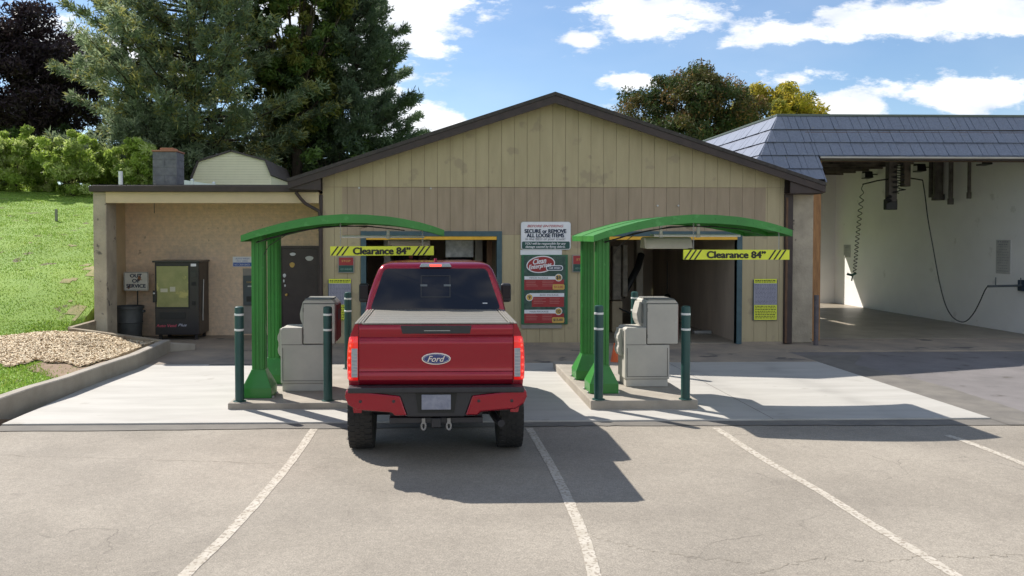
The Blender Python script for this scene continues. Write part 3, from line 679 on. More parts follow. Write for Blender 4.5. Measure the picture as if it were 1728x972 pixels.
# ------------------------------------------------------------------ left annex
AY, WY = 18.05, 20.1
PX0, PX1 = ax(165, 18.3), ax(187, 18.3); RZ0, RZ1 = az(324, AY, 350), az(314, AY, 350); BZ = az(343, AY+.1, 350)
an = thing('annex_building', 'low flat roofed annex with open recess beside the gabled car wash', 'building', ((PX0+XL)/2, AY, 0))
mb = MB(); mb.box((ax(155,AY),AY-.12,RZ0),(XL-.08,30,RZ1+.0)); mb.build('roof_edge', M['brown'], an, bevel=.006)
mb = MB(); mb.box((ax(157,AY),AY,RZ1),(XL-.08,30,RZ1+.03)); mb.build('roof', M['shingle'], an)
mb = MB(); mb.box((PX1,AY,BZ),(XL-.08,AY+.15,RZ0)); mb.build('header_board', M['beige'], an, bevel=.006)
mb = MB(); mb.box((PX0,AY+.02,.0),(PX1,AY+.6,RZ0)); mb.build('pillar', M['pillar'], an, bevel=.02)
SX = ax(212, WY)
mb = MB(); mb.box((SX-.10,AY+.55,-.1),(SX,WY+.2,RZ0-.0)); mb.box((SX-.10,WY+.2,-.1),(SX,30,RZ0)); mb.build('side_wall', M['beige'], an)
mb = MB(); mb.box((SX+.001,WY,.0),(XL+.0,WY+.2,RZ0)); mb.build('wall', M['stucco'], an)
mb = MB(); mb.box((SX+.001,AY+.61,RZ0-.04),(XL-.08,WY,RZ0-.002)); mb.build('porch_ceiling', M['beige'], an)
mb = MB(); mb.box((XL-.02,FY+.06,.02),(XL-.001,WY,RZ0-.05)); mb.build('return_wall', M['tan'], an)
# horizontal pole marks on the header
mb = MB(); p = at(259,343,AY); mb.tube([(p.x,AY+.05,p.z),(p.x,AY+.05,p.z-.22)],.008,6); tag(mb.build('hanging_wire', M['black']), 'short dark wire hanging from the beige header board', 'wire')
# door
d0, d1 = at(474,417,WY), at(537,417,WY)
mb = MB(); mb.box((d0.x+.03,WY-.05,.03),(d1.x-.02,WY-.004,d0.z-.03)); dr = mb.build('door', M['doorbrown'], an, bevel=.006)
mb = MB(); mb.box((d0.x-.03,WY-.07,.01),(d0.x+.028,WY-.003,d0.z+.03)); mb.box((d1.x-.018,WY-.07,.01),(d1.x+.05,WY-.003,d0.z+.03)); mb.box((d0.x+.028,WY-.07,d0.z-.028),(d1.x-.018,WY-.003,d0.z+.03)); mb.build('door_frame', M['doorbrown'], an)
mb = MB(); p = at(484,497,WY-.05); mb.lathe((p.x,p.y,p.z), [(.028,0),(.028,-.01),(.012,-.02),(.012,-.045),(.032,-.055),(.030,-.085),(.01,-.09)], 12, axis='y'); mb.build('handle', M['gold'], dr, smooth=True)
for (px,py,w_,h_,k) in ((494,429,.075,.04,'signwhite'),(493,447,.065,.065,'gold'),(522,436,.10,.06,'galv'),(480,465,.04,.05,'signwhite'),(479,474,.018,.04,'signwhite'),(481,482,.02,.03,'signwhite')):
    p = at(px,py,WY-.053); mb = MB(); poly = [(p.x+math.cos(a)*w_*(1+.1*math.sin(3*a)), p.z+math.sin(a)*h_) for a in [i*math.pi/8 for i in range(16)]]; mb.prism(poly,'y',p.y-.003,p.y); mb.build('sticker', M[k], dr)
# small blue and white notice, change machine
def panel(name, px0, py0, px1, py1, Y, m, th=.03, parent=None, bevel=.004, **kw):
    a, b = at(px0,py0,Y), at(px1,py1,Y); mb = MB(); mb.box((a.x,Y-th,b.z),(b.x,Y-.003,a.z)); return mb.build(name, m, parent, bevel=bevel, **kw)
t = thing('wall_notice', 'small white and blue instruction notice above the change machine', 'sign', at(408,450,WY))
panel('board', 393,433,425,450, WY, M['signwhite'], .02, t); panel('band', 393.6,443,424.4,449.4, WY-.021, M['blue'], .004, t, 0)
text(t, 'AUTO WASH', at(409,436.5,WY-.021), .035, M['blue'], .34); text(t, 'PAY HERE', at(409,440.5,WY-.021), .028, M['blue'], .26); text(t, 'NO CASH BACK', at(409,446.5,WY-.026), .045, M['signwhite'], .38)
t = thing('change_machine', 'dark change machine set in grey surround beside the green posts', 'change machine', at(420,515,WY))
panel('surround', 410,453,440,563, WY, M['grayboard'], .02, t); panel('front_panel', 411,465,438,515, WY-.021, M['slate'], .05, t, .008)
text(t, 'CHANGE', at(425,476,WY-.073), .04, M['gold'], .26); panel('slot', 418,482,430,484, WY-.071, M['galv'], .01, t, 0); panel('coin_tray', 416,500,432,509, WY-.071, M['black'], .012, t, .003)

# vending machine
vb = gr(259, 566); vY = 19.2
v0, v1 = at(261,441,vY), at(336,565,vY)
vm = thing('vending_machine', 'black vending machine with yellowed glass front beside the service sign', 'vending machine', ((v0.x+v1.x)/2, vY+.4, 0))
mb = MB(); mb.box((v0.x,vY+.05,.12),(v1.x,WY-.06,v0.z-.03)); mb.build('cabinet', M['vend'], vm, bevel=.01)
mb = MB(); mb.box((v0.x-.05,vY-.04,v0.z-.03),(v1.x+.03,WY-.05,v0.z+.015)); mb.build('roof', M['vendtop'], vm, bevel=.008)
mb = MB(); mb.box((v0.x+.0,vY,.13),(v1.x,vY+.048,v0.z-.032)); dr = mb.build('door', M['vend'], vm, bevel=.008)
def vp(px,py): return at(px,py,vY)
def vpanel(name,a,b,c,d,m,th,par,bev=.003,y=None):
    y = vY if y is None else y
    p,q = at(a,b,y),at(c,d,y); mb=MB(); mb.box((p.x,y-th,q.z),(q.x,y-.001,p.z)); return mb.build(name,m,par,bevel=bev)
vpanel('window', 264,449,318,518, mat('yellowed_glass', (.30,.27,.14), .12, (.19,.19,.09), 2.2, coat=.6, spots=((.42,.36,.15),3,.58)), .006, dr)
mb = MB()
for (a,b,c,d) in ((262,447,320,449),(262,518,320,521),(262,449,264,518),(318,449,320,518)):
    p,q=vp(a,b),vp(c,d); mb.box((p.x,vY-.014,q.z),(q.x,vY-.001,p.z))
mb.build('window_frame', M['black'], dr, bevel=.002)
for (a,b,c,d) in ((271,487,283,493),(287,484,296,492)): vpanel('product_label', a,b,c,d, mat('label_pale', (.5,.48,.36), .6), .009, dr, 0)
vpanel('bill_slot', 322,459,331,467, M['vendtop'], .012, dr); vpanel('display', 322,445,331,449.5, M['signwhite'], .008, dr, 0); vpanel('coin_slot', 324,508,330,515, M['seam'], .01, dr)
vpanel('keypad', 323,476,331,482, M['seam'], .01, dr); vpanel('delivery_door', 270,527,313,538, M['black'], .015, dr, .006)
text(dr, 'Auto Vend', at(281,549.5,vY), .065, mat('pink_ink', (.55,.08,.12), .5), .48, bold=.003, shear=.2); text(dr, 'Plus', at(308,548.5,vY), .06, mat('silver_ink', (.5,.5,.6), .4), .20, bold=.002, shear=.3)
mb = MB(); p,q = vp(258.5,490), vp(265,510); mb.box((p.x,vY-.05,q.z),(q.x,vY-.001,p.z)); lk = mb.build('lock_box', M['black'], vm, bevel=.01)
mb = MB(); c = vp(261,495); mb.lathe((c.x,vY-.05,c.z), [(.022,0),(.022,-.012),(.01,-.016)], 12, axis='y'); mb.build('lock', M['steel'], lk, smooth=True)
for (x,y) in ((v0.x+.06,vY+.06),(v1.x-.12,vY+.06),(v0.x+.06,WY-.2),(v1.x-.12,WY-.2)):
    mb = MB(); mb.box((x,y,.0),(x+.07,y+.07,.118)); mb.build('leg', M['vend'], vm, bevel=.005)
mb = MB(); mb.tube([(v1.x+.015,vY+.35,v0.z-.45),(v1.x+.02,vY+.25,.45)], .012, 6); mb.build('pull_bar', M['galv'], vm, smooth=True)

# bin and out-of-service sign
b0 = at(218,565,19.35)
t = thing('trash_bin', 'round dark grey plastic trash bin under the out of service sign', 'bin', (b0.x,19.35,0))
r_ = (at(243,540,19.35).x-at(194,540,19.35).x)/2; hb = at(218,516,19.35).z
mb = MB(); mb.lathe((b0.x,19.35,.0), [(r_*.80,0.004),(r_*.83,.03),(r_*.88,hb*.5),(r_*.93,hb*.52),(r_*.9,hb*.55),(r_*.95,hb-.06)], 28); mb.build('body', M['bin'], t, smooth=True)
mb = MB(); mb.lathe((b0.x,19.35,.0), [(r_*.95,hb-.06),(r_*1.02,hb-.055),(r_*1.02,hb),(r_*.93,hb+.001),(r_*.9,hb-.25)], 28); mb.build('rim', M['bin'], t, smooth=True)
for s in (-1,1): mb = MB(); mb.box((b0.x+s*r_*.93,19.3,hb-.16),(b0.x+s*r_*1.1,19.4,hb-.1)); mb.build('handle', M['bin'], t, bevel=.01)
s0 = at(230,475,19.75)
t = thing('out_of_service_sign', 'white OUT OF SERVICE sign on thin post, with brown blots for its pictured figures', 'sign', (s0.x,19.75,0))
a_, b_ = at(209,459,19.75), at(251,490.5,19.75)
poly = []; 
def rrect(x0,z0,x1,z1,r,n=5):
    P=[]
    for cx,cz,a0 in ((x1-r,z1-r,0),(x0+r,z1-r,90),(x0+r,z0+r,180),(x1-r,z0+r,270)):
        for k in range(n+1): a=R(a0+90*k/n); P.append((cx+math.cos(a)*r, cz+math.sin(a)*r))
    return P
mb = MB(); mb.prism(rrect(a_.x,b_.z,b_.x,a_.z,.03),'y',19.735,19.75); mb.build('board', mat('sign_face_blots', (.66,.66,.60), .5, (.58,.57,.5), 7, spots=((.30,.13,.05), 6, .60)), t)  # brown blots stand in for the figures pictured on the sign
mb = MB(); xx,zz = a_.x+.012,b_.z+.012; X2,Z2=b_.x-.012,a_.z-.012
for q in ((xx,zz,X2,zz+.008),(xx,Z2-.008,X2,Z2),(xx,zz+.008,xx+.008,Z2-.008),(X2-.008,zz+.008,X2,Z2-.008)): mb.box((q[0],19.731,q[1]),(q[2],19.734,q[3]))
mb.build('border_line', M['black'], t)
for k,s in enumerate(('OUT','OF','SERVICE')): text(t, s, Vector((s0.x+[-.0,.0,.0][k],19.733,a_.z-.09-.125*k)), .085, M['navytext'], [.28,.18,.46][k], bold=.007)
mb = MB(); mb.tube([(s0.x+.02,19.77,.0),(s0.x+.02,19.77,a_.z-.05)], .016, 8); mb.build('post', M['black'], t, smooth=True)
mb = MB(); mb.lathe((s0.x+.02,19.77,0),[(.13,.002),(.13,.02),(.03,.035)],16); mb.build('base', M['black'], t, smooth=True)

# chimney, vent pipe on annex roof
c0, c1 = at(258,312,20.5), at(298,256,20.5)
ch = thing('chimney', 'grey concrete block chimney rising from the flat annex roof', 'chimney', ((c0.x+c1.x)/2,20.8,RZ1))
mb = MB(); bh = .2; z = RZ1+.03; k = 0
wx = c1.x-c0.x
while z < c1.z-.02:
    h = min(bh, c1.z-z)-.008; off = .0 if k%2 else .5
    if k%2: mb.box((c0.x,20.5,z),(c0.x+wx*.5-.004,21.1,z+h)); mb.box((c0.x+wx*.5+.004,20.5,z),(c1.x,21.1,z+h))
    else: mb.box((c0.x,20.5,z),(c1.x,21.1,z+h))
    z += bh; k += 1
mb.box((c0.x+.01,20.51,RZ1+.02),(c1.x-.01,21.09,c1.z-.01)); mb.build('stack', M['block'], ch)
mb = MB(); mb.box((c0.x-.02,20.48,c1.z),(c1.x+.02,21.12,c1.z+.04)); mb.box((c0.x+.15,20.6,c1.z+.041),(c1.x-.12,21,c1.z+.11)); mb.build('cap', mat('terracotta', (.36,.17,.10), .9), ch, bevel=.006)
p = at(203.5,289,20); mb = MB(); mb.tube([(p.x,20,RZ1+.03),(p.x,20,p.z)], .05, 12); tag(mb.build('vent_pipe', M['signwhite'], smooth=True), 'thin white vent pipe standing on the annex roof', 'pipe')

# ------------------------------------------------------------------ self-service bay building
SY = 18.25
bw = thing('wash_bay_building', 'white walled open wash bay building with grey shingle mansard roof', 'building', (14,SY+3,0))
PLX0, PLX1 = ax(1337,SY), ax(1372,SY); TZ = az(320,SY,1350)
mb = MB(); mb.box((PLX0,SY,.01),(PLX1,SY+.45,4.2)); mb.build('pillar', M['pillar'], bw, bevel=.015)
TX1 = ax(1384.5,SY+.3); mb = MB(); mb.box((PLX1+.01,SY+.3,.01),(TX1,SY+.45,4.25)); mb.build('timber_jamb', mat('lit_brown_timber', (.42,.22,.09), .8, (.22,.11,.05), 6, bump=.5, stretch=(3,3,.4)), bw)  # brown timber; the orange light on it is put into the colour
RX = at(1716,566,20.0).x; RX2 = RX
# white right wall, end pillar
mb = MB(); mb.box((RX,19.3,.01),(RX+.25,29.6,4.94)); mb.build('side_wall', M['white'], bw)
mb = MB(); mb.box((RX+.0,18.6,.01),(RX+.6,19.29,4.25)); mb.build('pillar', M['beige'], bw, bevel=.015)
BY = 29.3; OX = at(1384,450,BY).x-.12
mb = MB(); mb.box((OX-.02,BY,.01),(RX,BY+.2,4.94)); mb.box((XR+.3,BY,3.05),(OX-.02,BY+.2,4.94)); mb.build('back_wall', M['white'], bw)
mb = MB(); mb.box((XR+.35,18.9,.01),(XR+.5,28.6,4.4)); mb.build('inner_wall', M['white'], bw)
# ceiling with exposed joists
mb = MB(); mb.box((XR+.3,SY+.5,4.95),(RX+.6,BY+.4,5.0)); mb.build('ceiling', mat('dark_ceiling', (.07,.06,.055), .8), bw)
for k in range(12):
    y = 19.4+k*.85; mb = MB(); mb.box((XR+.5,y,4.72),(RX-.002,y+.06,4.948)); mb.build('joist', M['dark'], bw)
mb = MB(); mb.box((PLX1,SY+.46,4.25),(RX+.6,SY+.6,4.94)); mb.build('header_beam', M['brownwood'], bw)
mb = MB(); mb.box((XR+.4,19,-.02),(30,29.6,.006)); mb.build('bay_floor', M['floor'], bw)
# mansard
def lerp(a,b,t): return a+(b-a)*t
TOPY, BOTY = 19.0, 17.95
ht = at(1312,196,TOPY); TZm = ht.z; HX = ht.x
hb_ = at(1277,281,BOTY+.1)
ZB1 = az(306,BOTY,1380); ZB0 = az(262,BOTY+.1,1500)
pd = (TOPY-BOTY)/(TZm-ZB1)                 # y per z
px_ = (HX-hb_.x)/(TZm-hb_.z)
mm = mat('grey_roof_tile', (.18,.205,.265), .42, (.13,.15,.20), 7, bump=.35, bscale=30, stretch=(4,4,1), spots=((.18,.19,.20), 9, .66))
mb = MB(); rows = 5; nc = 5; CH = (TZm-ZB1)/nc
E1X = RX+1.0
def mY(z): return TOPY-(TZm-z)*pd
def mX(z): return HX-(TZm-z)*px_
shx = ax(1393,BOTY)
ZC = (ZP-SLOPE*(HX-TZm*px_-XP))/(1+SLOPE*px_)+.04
def roofz(x): return ZP-SLOPE*abs(x-XP)+.035 if x < XE1+.02 else -9
for r in range(nc):
    zt = TZm-r*CH; zb = zt-CH-.02
    x = mX(zb)+.0
    first = True
    lim = E1X
    while x < lim:
        wdt = rnd.choice([.14,.17,.2,.24,.28,.33]); x1 = min(x+wdt, lim)
        zlow = max(zb, roofz(x))
        if x >= shx-.01: zlow = max(zb, ZB0)
        if x < shx < x1: x1 = shx
        if zlow < zt-.03:
            xt0 = max(x+.006, mX(zt)) if x < mX(zt) else x+.006
            o_ = .045+rnd.uniform(-.006,.012); o2 = .008
            xa, xb = x+.006, x1-.004
            xa_t = max(xa, mX(zt)+.0); xb_t = max(xb, xa_t+.002)
            yb, yt = mY(zlow)-o_, mY(zt)-o2
            mb.add([(xa,yb,zlow),(xb,yb,zlow),(xb_t,yt,zt),(xa_t,yt,zt),(xa,yb+.04,zlow),(xb,yb+.04,zlow),(xb_t,yt+.03,zt),(xa_t,yt+.03,zt)],
                   [(0,1,2,3),(4,7,6,5),(0,4,5,1),(0,3,7,4),(1,5,6,2),(3,2,6,7)])
        x = x1
mb.build('front_tiles', mm, bw)
mb = MB()
for r in range(nc):
    zt = TZm-r*CH; zb = zt-CH-.02; y = mY(zb)-.03
    if zt < ZC+.05: continue
    while y < 25.5:
        wdt = rnd.choice([.14,.17,.2,.24,.28,.33]); y1 = y+wdt
        ya, yb2 = y+.005, y1-.004; ya_t = max(ya, mY(zt)); yb_t = max(yb2, ya_t+.002); o_ = .045+rnd.uniform(-.005,.01)
        xb_, xt_ = mX(zb)-o_, mX(zt)-.008
        mb.add([(xb_,ya,zb),(xb_,yb2,zb),(xt_,yb_t,zt),(xt_,ya_t,zt),(xb_+.04,ya,zb),(xb_+.04,yb2,zb),(xt_+.03,yb_t,zt),(xt_+.03,ya_t,zt)],
               [(0,3,2,1),(4,5,6,7),(0,1,5,4),(1,2,6,5),(2,3,7,6),(3,0,4,7)])
        y = y1
mb.build('side_tiles', mm, bw)
# dark backing, cap and trim of the mansard
mb = MB()
mb.add([(mX(ZC)+.02,mY(ZC)+.02,ZC),(shx,mY(ZB1)+.02,ZB1),(shx,mY(ZB0)+.02,ZB0),(E1X,mY(ZB0)+.02,ZB0),(E1X,TOPY+.02,TZm),(HX+.02,TOPY+.02,TZm),
        (mX(ZC)+.02,25.5,ZC),(HX+.02,25.5,TZm),(shx,mY(ZB1)+.3,ZB1),(shx,mY(ZB0)+.3,ZB0)],
       [(0,1,2,5),(2,3,4,5),(0,5,7,6),(1,8,9,2)])
mb.build('roof_deck', M['seam'], bw)
mb = MB(); mb.box((HX-.02,TOPY-.03,TZm),(E1X,TOPY+.25,TZm+.05)); mb.box((HX-.03,TOPY+.25,TZm),(HX+.2,25.5,TZm+.05)); mb.build('roof_cap', mat('cap_green_grey', (.10,.13,.11), .5), bw, bevel=.005)
mb = MB(); mb.box((shx+.03,mY(ZB0)-.02,ZB0-.07),(E1X,SY+.46,ZB0-.001)); mb.build('soffit_trim', M['brown'], bw)
mb = MB(); mb.box((shx+.031,mY(ZB0)-.045,ZB0-.045),(E1X,mY(ZB0)-.021,ZB0-.004)); mb.build('fascia', mat('pale_fascia', (.42,.40,.35), .6), bw, bevel=.004)
mb = MB(); mb.add([(HX,TOPY,TZm+.02),(E1X,TOPY,TZm+.02),(E1X,BY+.2,TZm+.0),(HX,BY+.2,TZm+.0)],[(0,1,2,3)]); mb.build('flat_roof', M['shingle'], bw)
mb = MB(); mb.tube([at(1377,582,17.9), at(1377,498,17.9)], .05, 12); pb = at(1377,582,17.9); mb = MB(); mb.tube([(pb.x,17.9,.0),(pb.x,17.9,at(1377,498,17.9).z)], .052, 14)
tag(mb.build('guard_post', mat('post_grey', (.13,.11,.12), .6, (.08,.07,.07), 8), smooth=True), 'dull grey steel guard post at the wash bay pillar', 'post')

# fittings in the wash bay
def Wp(px,py,x=None):                # point on the white right wall
    x = (RX-.02) if x is None else x
    d = ray(px,py); t = x/d.x; return Vector((x, d.y*t, CAMH+d.z*t))
for k,(px,py) in enumerate(((1463,295),(1551,283),(1660,271))):
    p = Wp(px,py,RX-.35); t = thing('flood_lamp', ['deepest black flood lamp high on the white bay wall','middle black flood lamp high on the white bay wall, beside the hose mast','black flood lamp on white bay wall nearest the opening'][k], 'lamp', p, 'flood lamps on the bay wall')
    mb = MB(); mb.prism([(p.y-.16,p.z-.11),(p.y+.14,p.z-.13),(p.y+.10,p.z+.13),(p.y-.10,p.z+.11)],'x',p.x-.12,p.x+.14); mb.build('housing', M['black'], t, bevel=.015)
    mb = MB(); mb.box((p.x+.12,p.y-.02,p.z),(RX-.001,p.y+.02,p.z+.03)); mb.build('arm', M['black'], t)
    mb = MB(); mb.box((p.x-.132,p.y-.1,p.z-.09),(p.x-.1,p.y+.1,p.z+.05)); mb.build('lens', M['lens'], t, bevel=.004)
for k,(px,y0,y1,wd,lb) in enumerate(((1583,268,338,.13,'widest dark pipe cluster'),(1604,268,345,.06,'middle dark pipe'),(1635,268,335,.045,'thin dark pipe'))):
    a, b = Wp(px,y0,RX-.12), Wp(px,y1,RX-.12); mb = MB(); z1 = 4.9
    mb.tube([(a.x,b.y,z1),(a.x,b.y,b.z+.18),(a.x,b.y,b.z+.16)], wd, 10); mb.tube([(a.x,b.y,b.z+.17),(a.x,b.y,b.z)], wd*1.35, 10); 
    if k == 0: mb.tube([(a.x,b.y+.35,z1),(a.x,b.y+.35,b.z+.1)], .06, 8)
    tag(mb.build('ceiling_pipe', mat('pipe_dirty', (.14,.125,.11), .7, (.07,.06,.055), 5) if k == 0 else bpy.data.materials['pipe_dirty'], smooth=True), lb+' hanging down along the white bay wall', 'pipe', 'pipes hanging in the wash bay')
# mast with booms and hoses
BX = 12.6
def Bp(px,py,Y): return at(px,py,Y)
MY = 21.5
t = thing('hose_mast', 'dark ceiling mast with two boom arms and a hanging vacuum nozzle in the wash bay', 'hose boom', at(1515,300,MY))
mb = MB(); p = at(1506,268,MY); q = at(1506,340,MY); mb.box((p.x-.13,MY-.08,q.z),(p.x+.10,MY+.12,4.9)); mb.build('column', bpy.data.materials['pipe_dirty'], t, bevel=.02)
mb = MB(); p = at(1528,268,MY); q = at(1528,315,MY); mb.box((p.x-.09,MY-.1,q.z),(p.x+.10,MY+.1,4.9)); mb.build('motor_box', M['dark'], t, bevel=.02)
mb = MB(); pts=[]
for k in range(70): a = k*.55; pts.append(at(1517+8*math.sin(a)+3*math.sin(k*1.7),275+k*.75,MY-.14-.03*math.cos(a)))
mb.tube(pts,.016,6); 
pts=[at(1500+4*math.sin(k*.8),330+k*.9,MY-.1) for k in range(14)]; mb.tube(pts,.03,6); mb.build('hose_tangle', M['black'], t, smooth=True)
mb = MB(); mb.box(tuple(at(1494,336,MY)-Vector((0,.05,0))), tuple(at(1513,354,MY)+Vector((0,.1,0)))); mb.build('nozzle', M['black'], t, bevel=.02)
mb = MB(); mb.tube([at(1500,302,MY),at(1480,305,MY-.2),at(1456,311,MY-.4)], .018, 8); mb.build('boom_arm', M['black'], t, smooth=True)
mb = MB(); mb.tube([at(1532,300,MY),at(1545,302,MY-.1),at(1557,304,MY-.2)], .018, 8); mb.build('boom_arm', M['black'], t, smooth=True)
t = thing('coiled_hose', 'thin dark coiled hose hanging down the white wall to its spray gun', 'hose', at(1456,311,MY-.4))
mb = MB(); pts=[]
for k in range(300):
    u = k/299; cx = 1456 - 6*math.sin(u*2.2)-9*u*u+ (0 if u<.9 else -4*(u-.9)); cy = 311+u*150; a = u*2*math.pi*(9+9*u)
    c = at(cx,cy,MY-.4+1.5*u); rr = .055*(1-.25*u)*min(1,.15+u*5); pts.append(c+Vector((math.cos(a)*rr, math.sin(a)*rr, 0)))
mb.tube(pts,.011,5); mb.build('coil', M['black'], t, smooth=True)
g = pts[-1]; mb = MB(); mb.tube([g, g+Vector((-.12,-.02,-.06)), g+Vector((-.25,0,-.02))], .035, 8); mb.tube([g+Vector((-.1,-.02,-.05)), g+Vector((-.13,-.02,-.22))], .02, 8); mb.build('spray_gun', mat('spray_green', (.03,.09,.05), .5), t, smooth=True)
t = thing('wash_hose', 'dark hose sagging in a deep loop from ceiling mast to wall boom', 'hose', at(1557,304,MY-.2))
ctrl = [(1557,304),(1561,330),(1566,370),(1575,420),(1584,470),(1594,510),(1605,532),(1618,542),(1630,542),(1642,530),(1653,510),(1662,490),(1667,483)]
mb = MB(); P=[at(x,y,MY-.2-1.6*(i/12)) for i,(x,y) in enumerate(ctrl)]; sp=[]
for i in range(len(P)-1):
    for k in range(6):
        tt=k/6; p0,p1,p2,p3=P[max(i-1,0)],P[i],P[i+1],P[min(i+2,len(P)-1)]
        sp.append(.5*((2*p1)+(p2-p0)*tt+(2*p0-5*p1+4*p2-p3)*tt*tt+(-p0+3*p1-3*p2+p3)*tt**3))
sp.append(P[-1]); mb.tube(sp,.014,6); mb.build('line', M['black'], t, smooth=True)
t = thing('wall_boom', 'short dark boom arm bracketed on the bay wall near the opening', 'boom', at(1712,482,19.6))
mb = MB(); e = P[-1]; wv = Vector((RX-.001, 19.7, at(1712,482,19.7).z)); mb.tube([e, wv+Vector((-.1,0,0))], .03, 8); mb.build('arm', M['slate'], t, smooth=True)
mb = MB(); mb.box((RX-.12,19.6,wv.z-.14),(RX-.001,19.85,wv.z+.14)); mb.build('bracket', M['navytext'], t, bevel=.01)
mb = MB(); m_ = e.lerp(wv,.2); mb.tube([m_, m_+Vector((0,0,.22))], .012, 6); m_ = e.lerp(wv,.85); mb.tube([m_, m_+Vector((0,0,.2))], .012, 6); mb.build_split('hook', M['slate'], t)
for k,(px,py0,py1,lb) in enumerate(((1429,413,434,'small grey notice sheet deep inside on the white bay wall'),(1693,405,462,'tall pale rules notice on the white bay wall near the opening'))):
    a = Wp(px,py0); b = Wp(px,py1); wd = .22 if k==0 else .26; t = thing('rules_notice', lb, 'sign', a)
    mb = MB(); mb.box((RX-.02,a.y-wd,b.z),(RX-.001,a.y+wd,a.z)); mb.build('sheet', mat('notice_sheet', (.50,.49,.47), .6), t)
    mb = MB(); n_ = 7 if k == 0 else 12; H = a.z-b.z
    for j in range(n_):
        z = a.z-.03-j*(H-.04)/n_; lw = wd*rnd.uniform(.6,.9); hh = .016 if j > 1 else .035
        for s in range(5):
            y_ = a.y+lw-2*lw*s/5; mb.box((RX-.0235,y_,z-hh),(RX-.0205,y_-2*lw/5*rnd.uniform(.6,.85),z))
    mb.build('lettering', M['greytext'], t)

# ------------------------------------------------------------------ islands, bollards
IZ = .13
def island(px0, px1, py, h, Yb, lb):
    a = gr(px0, py, h); b = gr(px1, py, h); mb = MB(); mb.box((a.x, a.y, -.02),(b.x, Yb, h))
    o = mb.build('concrete_island', M['kerb'], bevel=.015); tag(o, lb, 'traffic island', 'concrete islands'); return a, b
iL = island(384, 588, 680.5, .09, 14.9, 'lower concrete island holding the canopy posts beside the red truck')
iR = island(997, 1180, 676, IZ, 14.9, 'raised pale concrete island holding the cone side pay kiosk')
def bollard(px, py, h, lb, first=None, pos=None, topy=None):
    p = pos or gr(px, py, h)
    t = thing('bollard', lb, 'bollard', (p.x,p.y,h), 'dark green bollards on the islands')
    H = 1.36 if topy is None else at(px, topy, p.y).z - h
    mb = MB(); r = .064
    mb.lathe((p.x,p.y,h), [(r,0.0),(r,H-.03),(r*.93,H-.01),(r*.6,H)], 24); mb.build('post', M['bollard'], t, smooth=True)
    for z in (H-.13, H-.35):
        mb = MB(); mb.lathe((p.x,p.y,h+z), [(r+.0005,-.002),(r+.003,0),(r+.003,.026),(r+.0005,.028)], 24); mb.build('reflective_band', M['tape'], t, smooth=True)
    mb = MB(); mb.lathe((p.x,p.y,h), [(r+.03,.001),(r+.028,.008),(r+.004,.012)], 24); mb.build('base_collar', M['bollard'], t, smooth=True)
    return p
bA = bollard(404.5, 677, .09, 'dark green bollard at the outer front corner of the lower island', topy=517)
bB = bollard(553.5, 676, .09, 'dark green bollard between the pay kiosk and the red truck', topy=517)
bollard(587, 600, .09, 'dark green bollard standing behind the pay kiosk beside the red truck', pos=Vector((at(587,493,14.4).x,14.4,.09)), topy=493)
bD = bollard(1010, 674, IZ, 'dark green bollard in front of the green canopy posts on the raised island', topy=515)
bE = bollard(1156.5, 673.5, IZ, 'dark green bollard to the right of the kiosk on the raised island', topy=516)
bollard(1071, 600, IZ, 'dark green bollard mostly hidden behind the kiosk on the raised island', pos=Vector((at(1071,492,14.5).x,14.5,IZ)), topy=492)

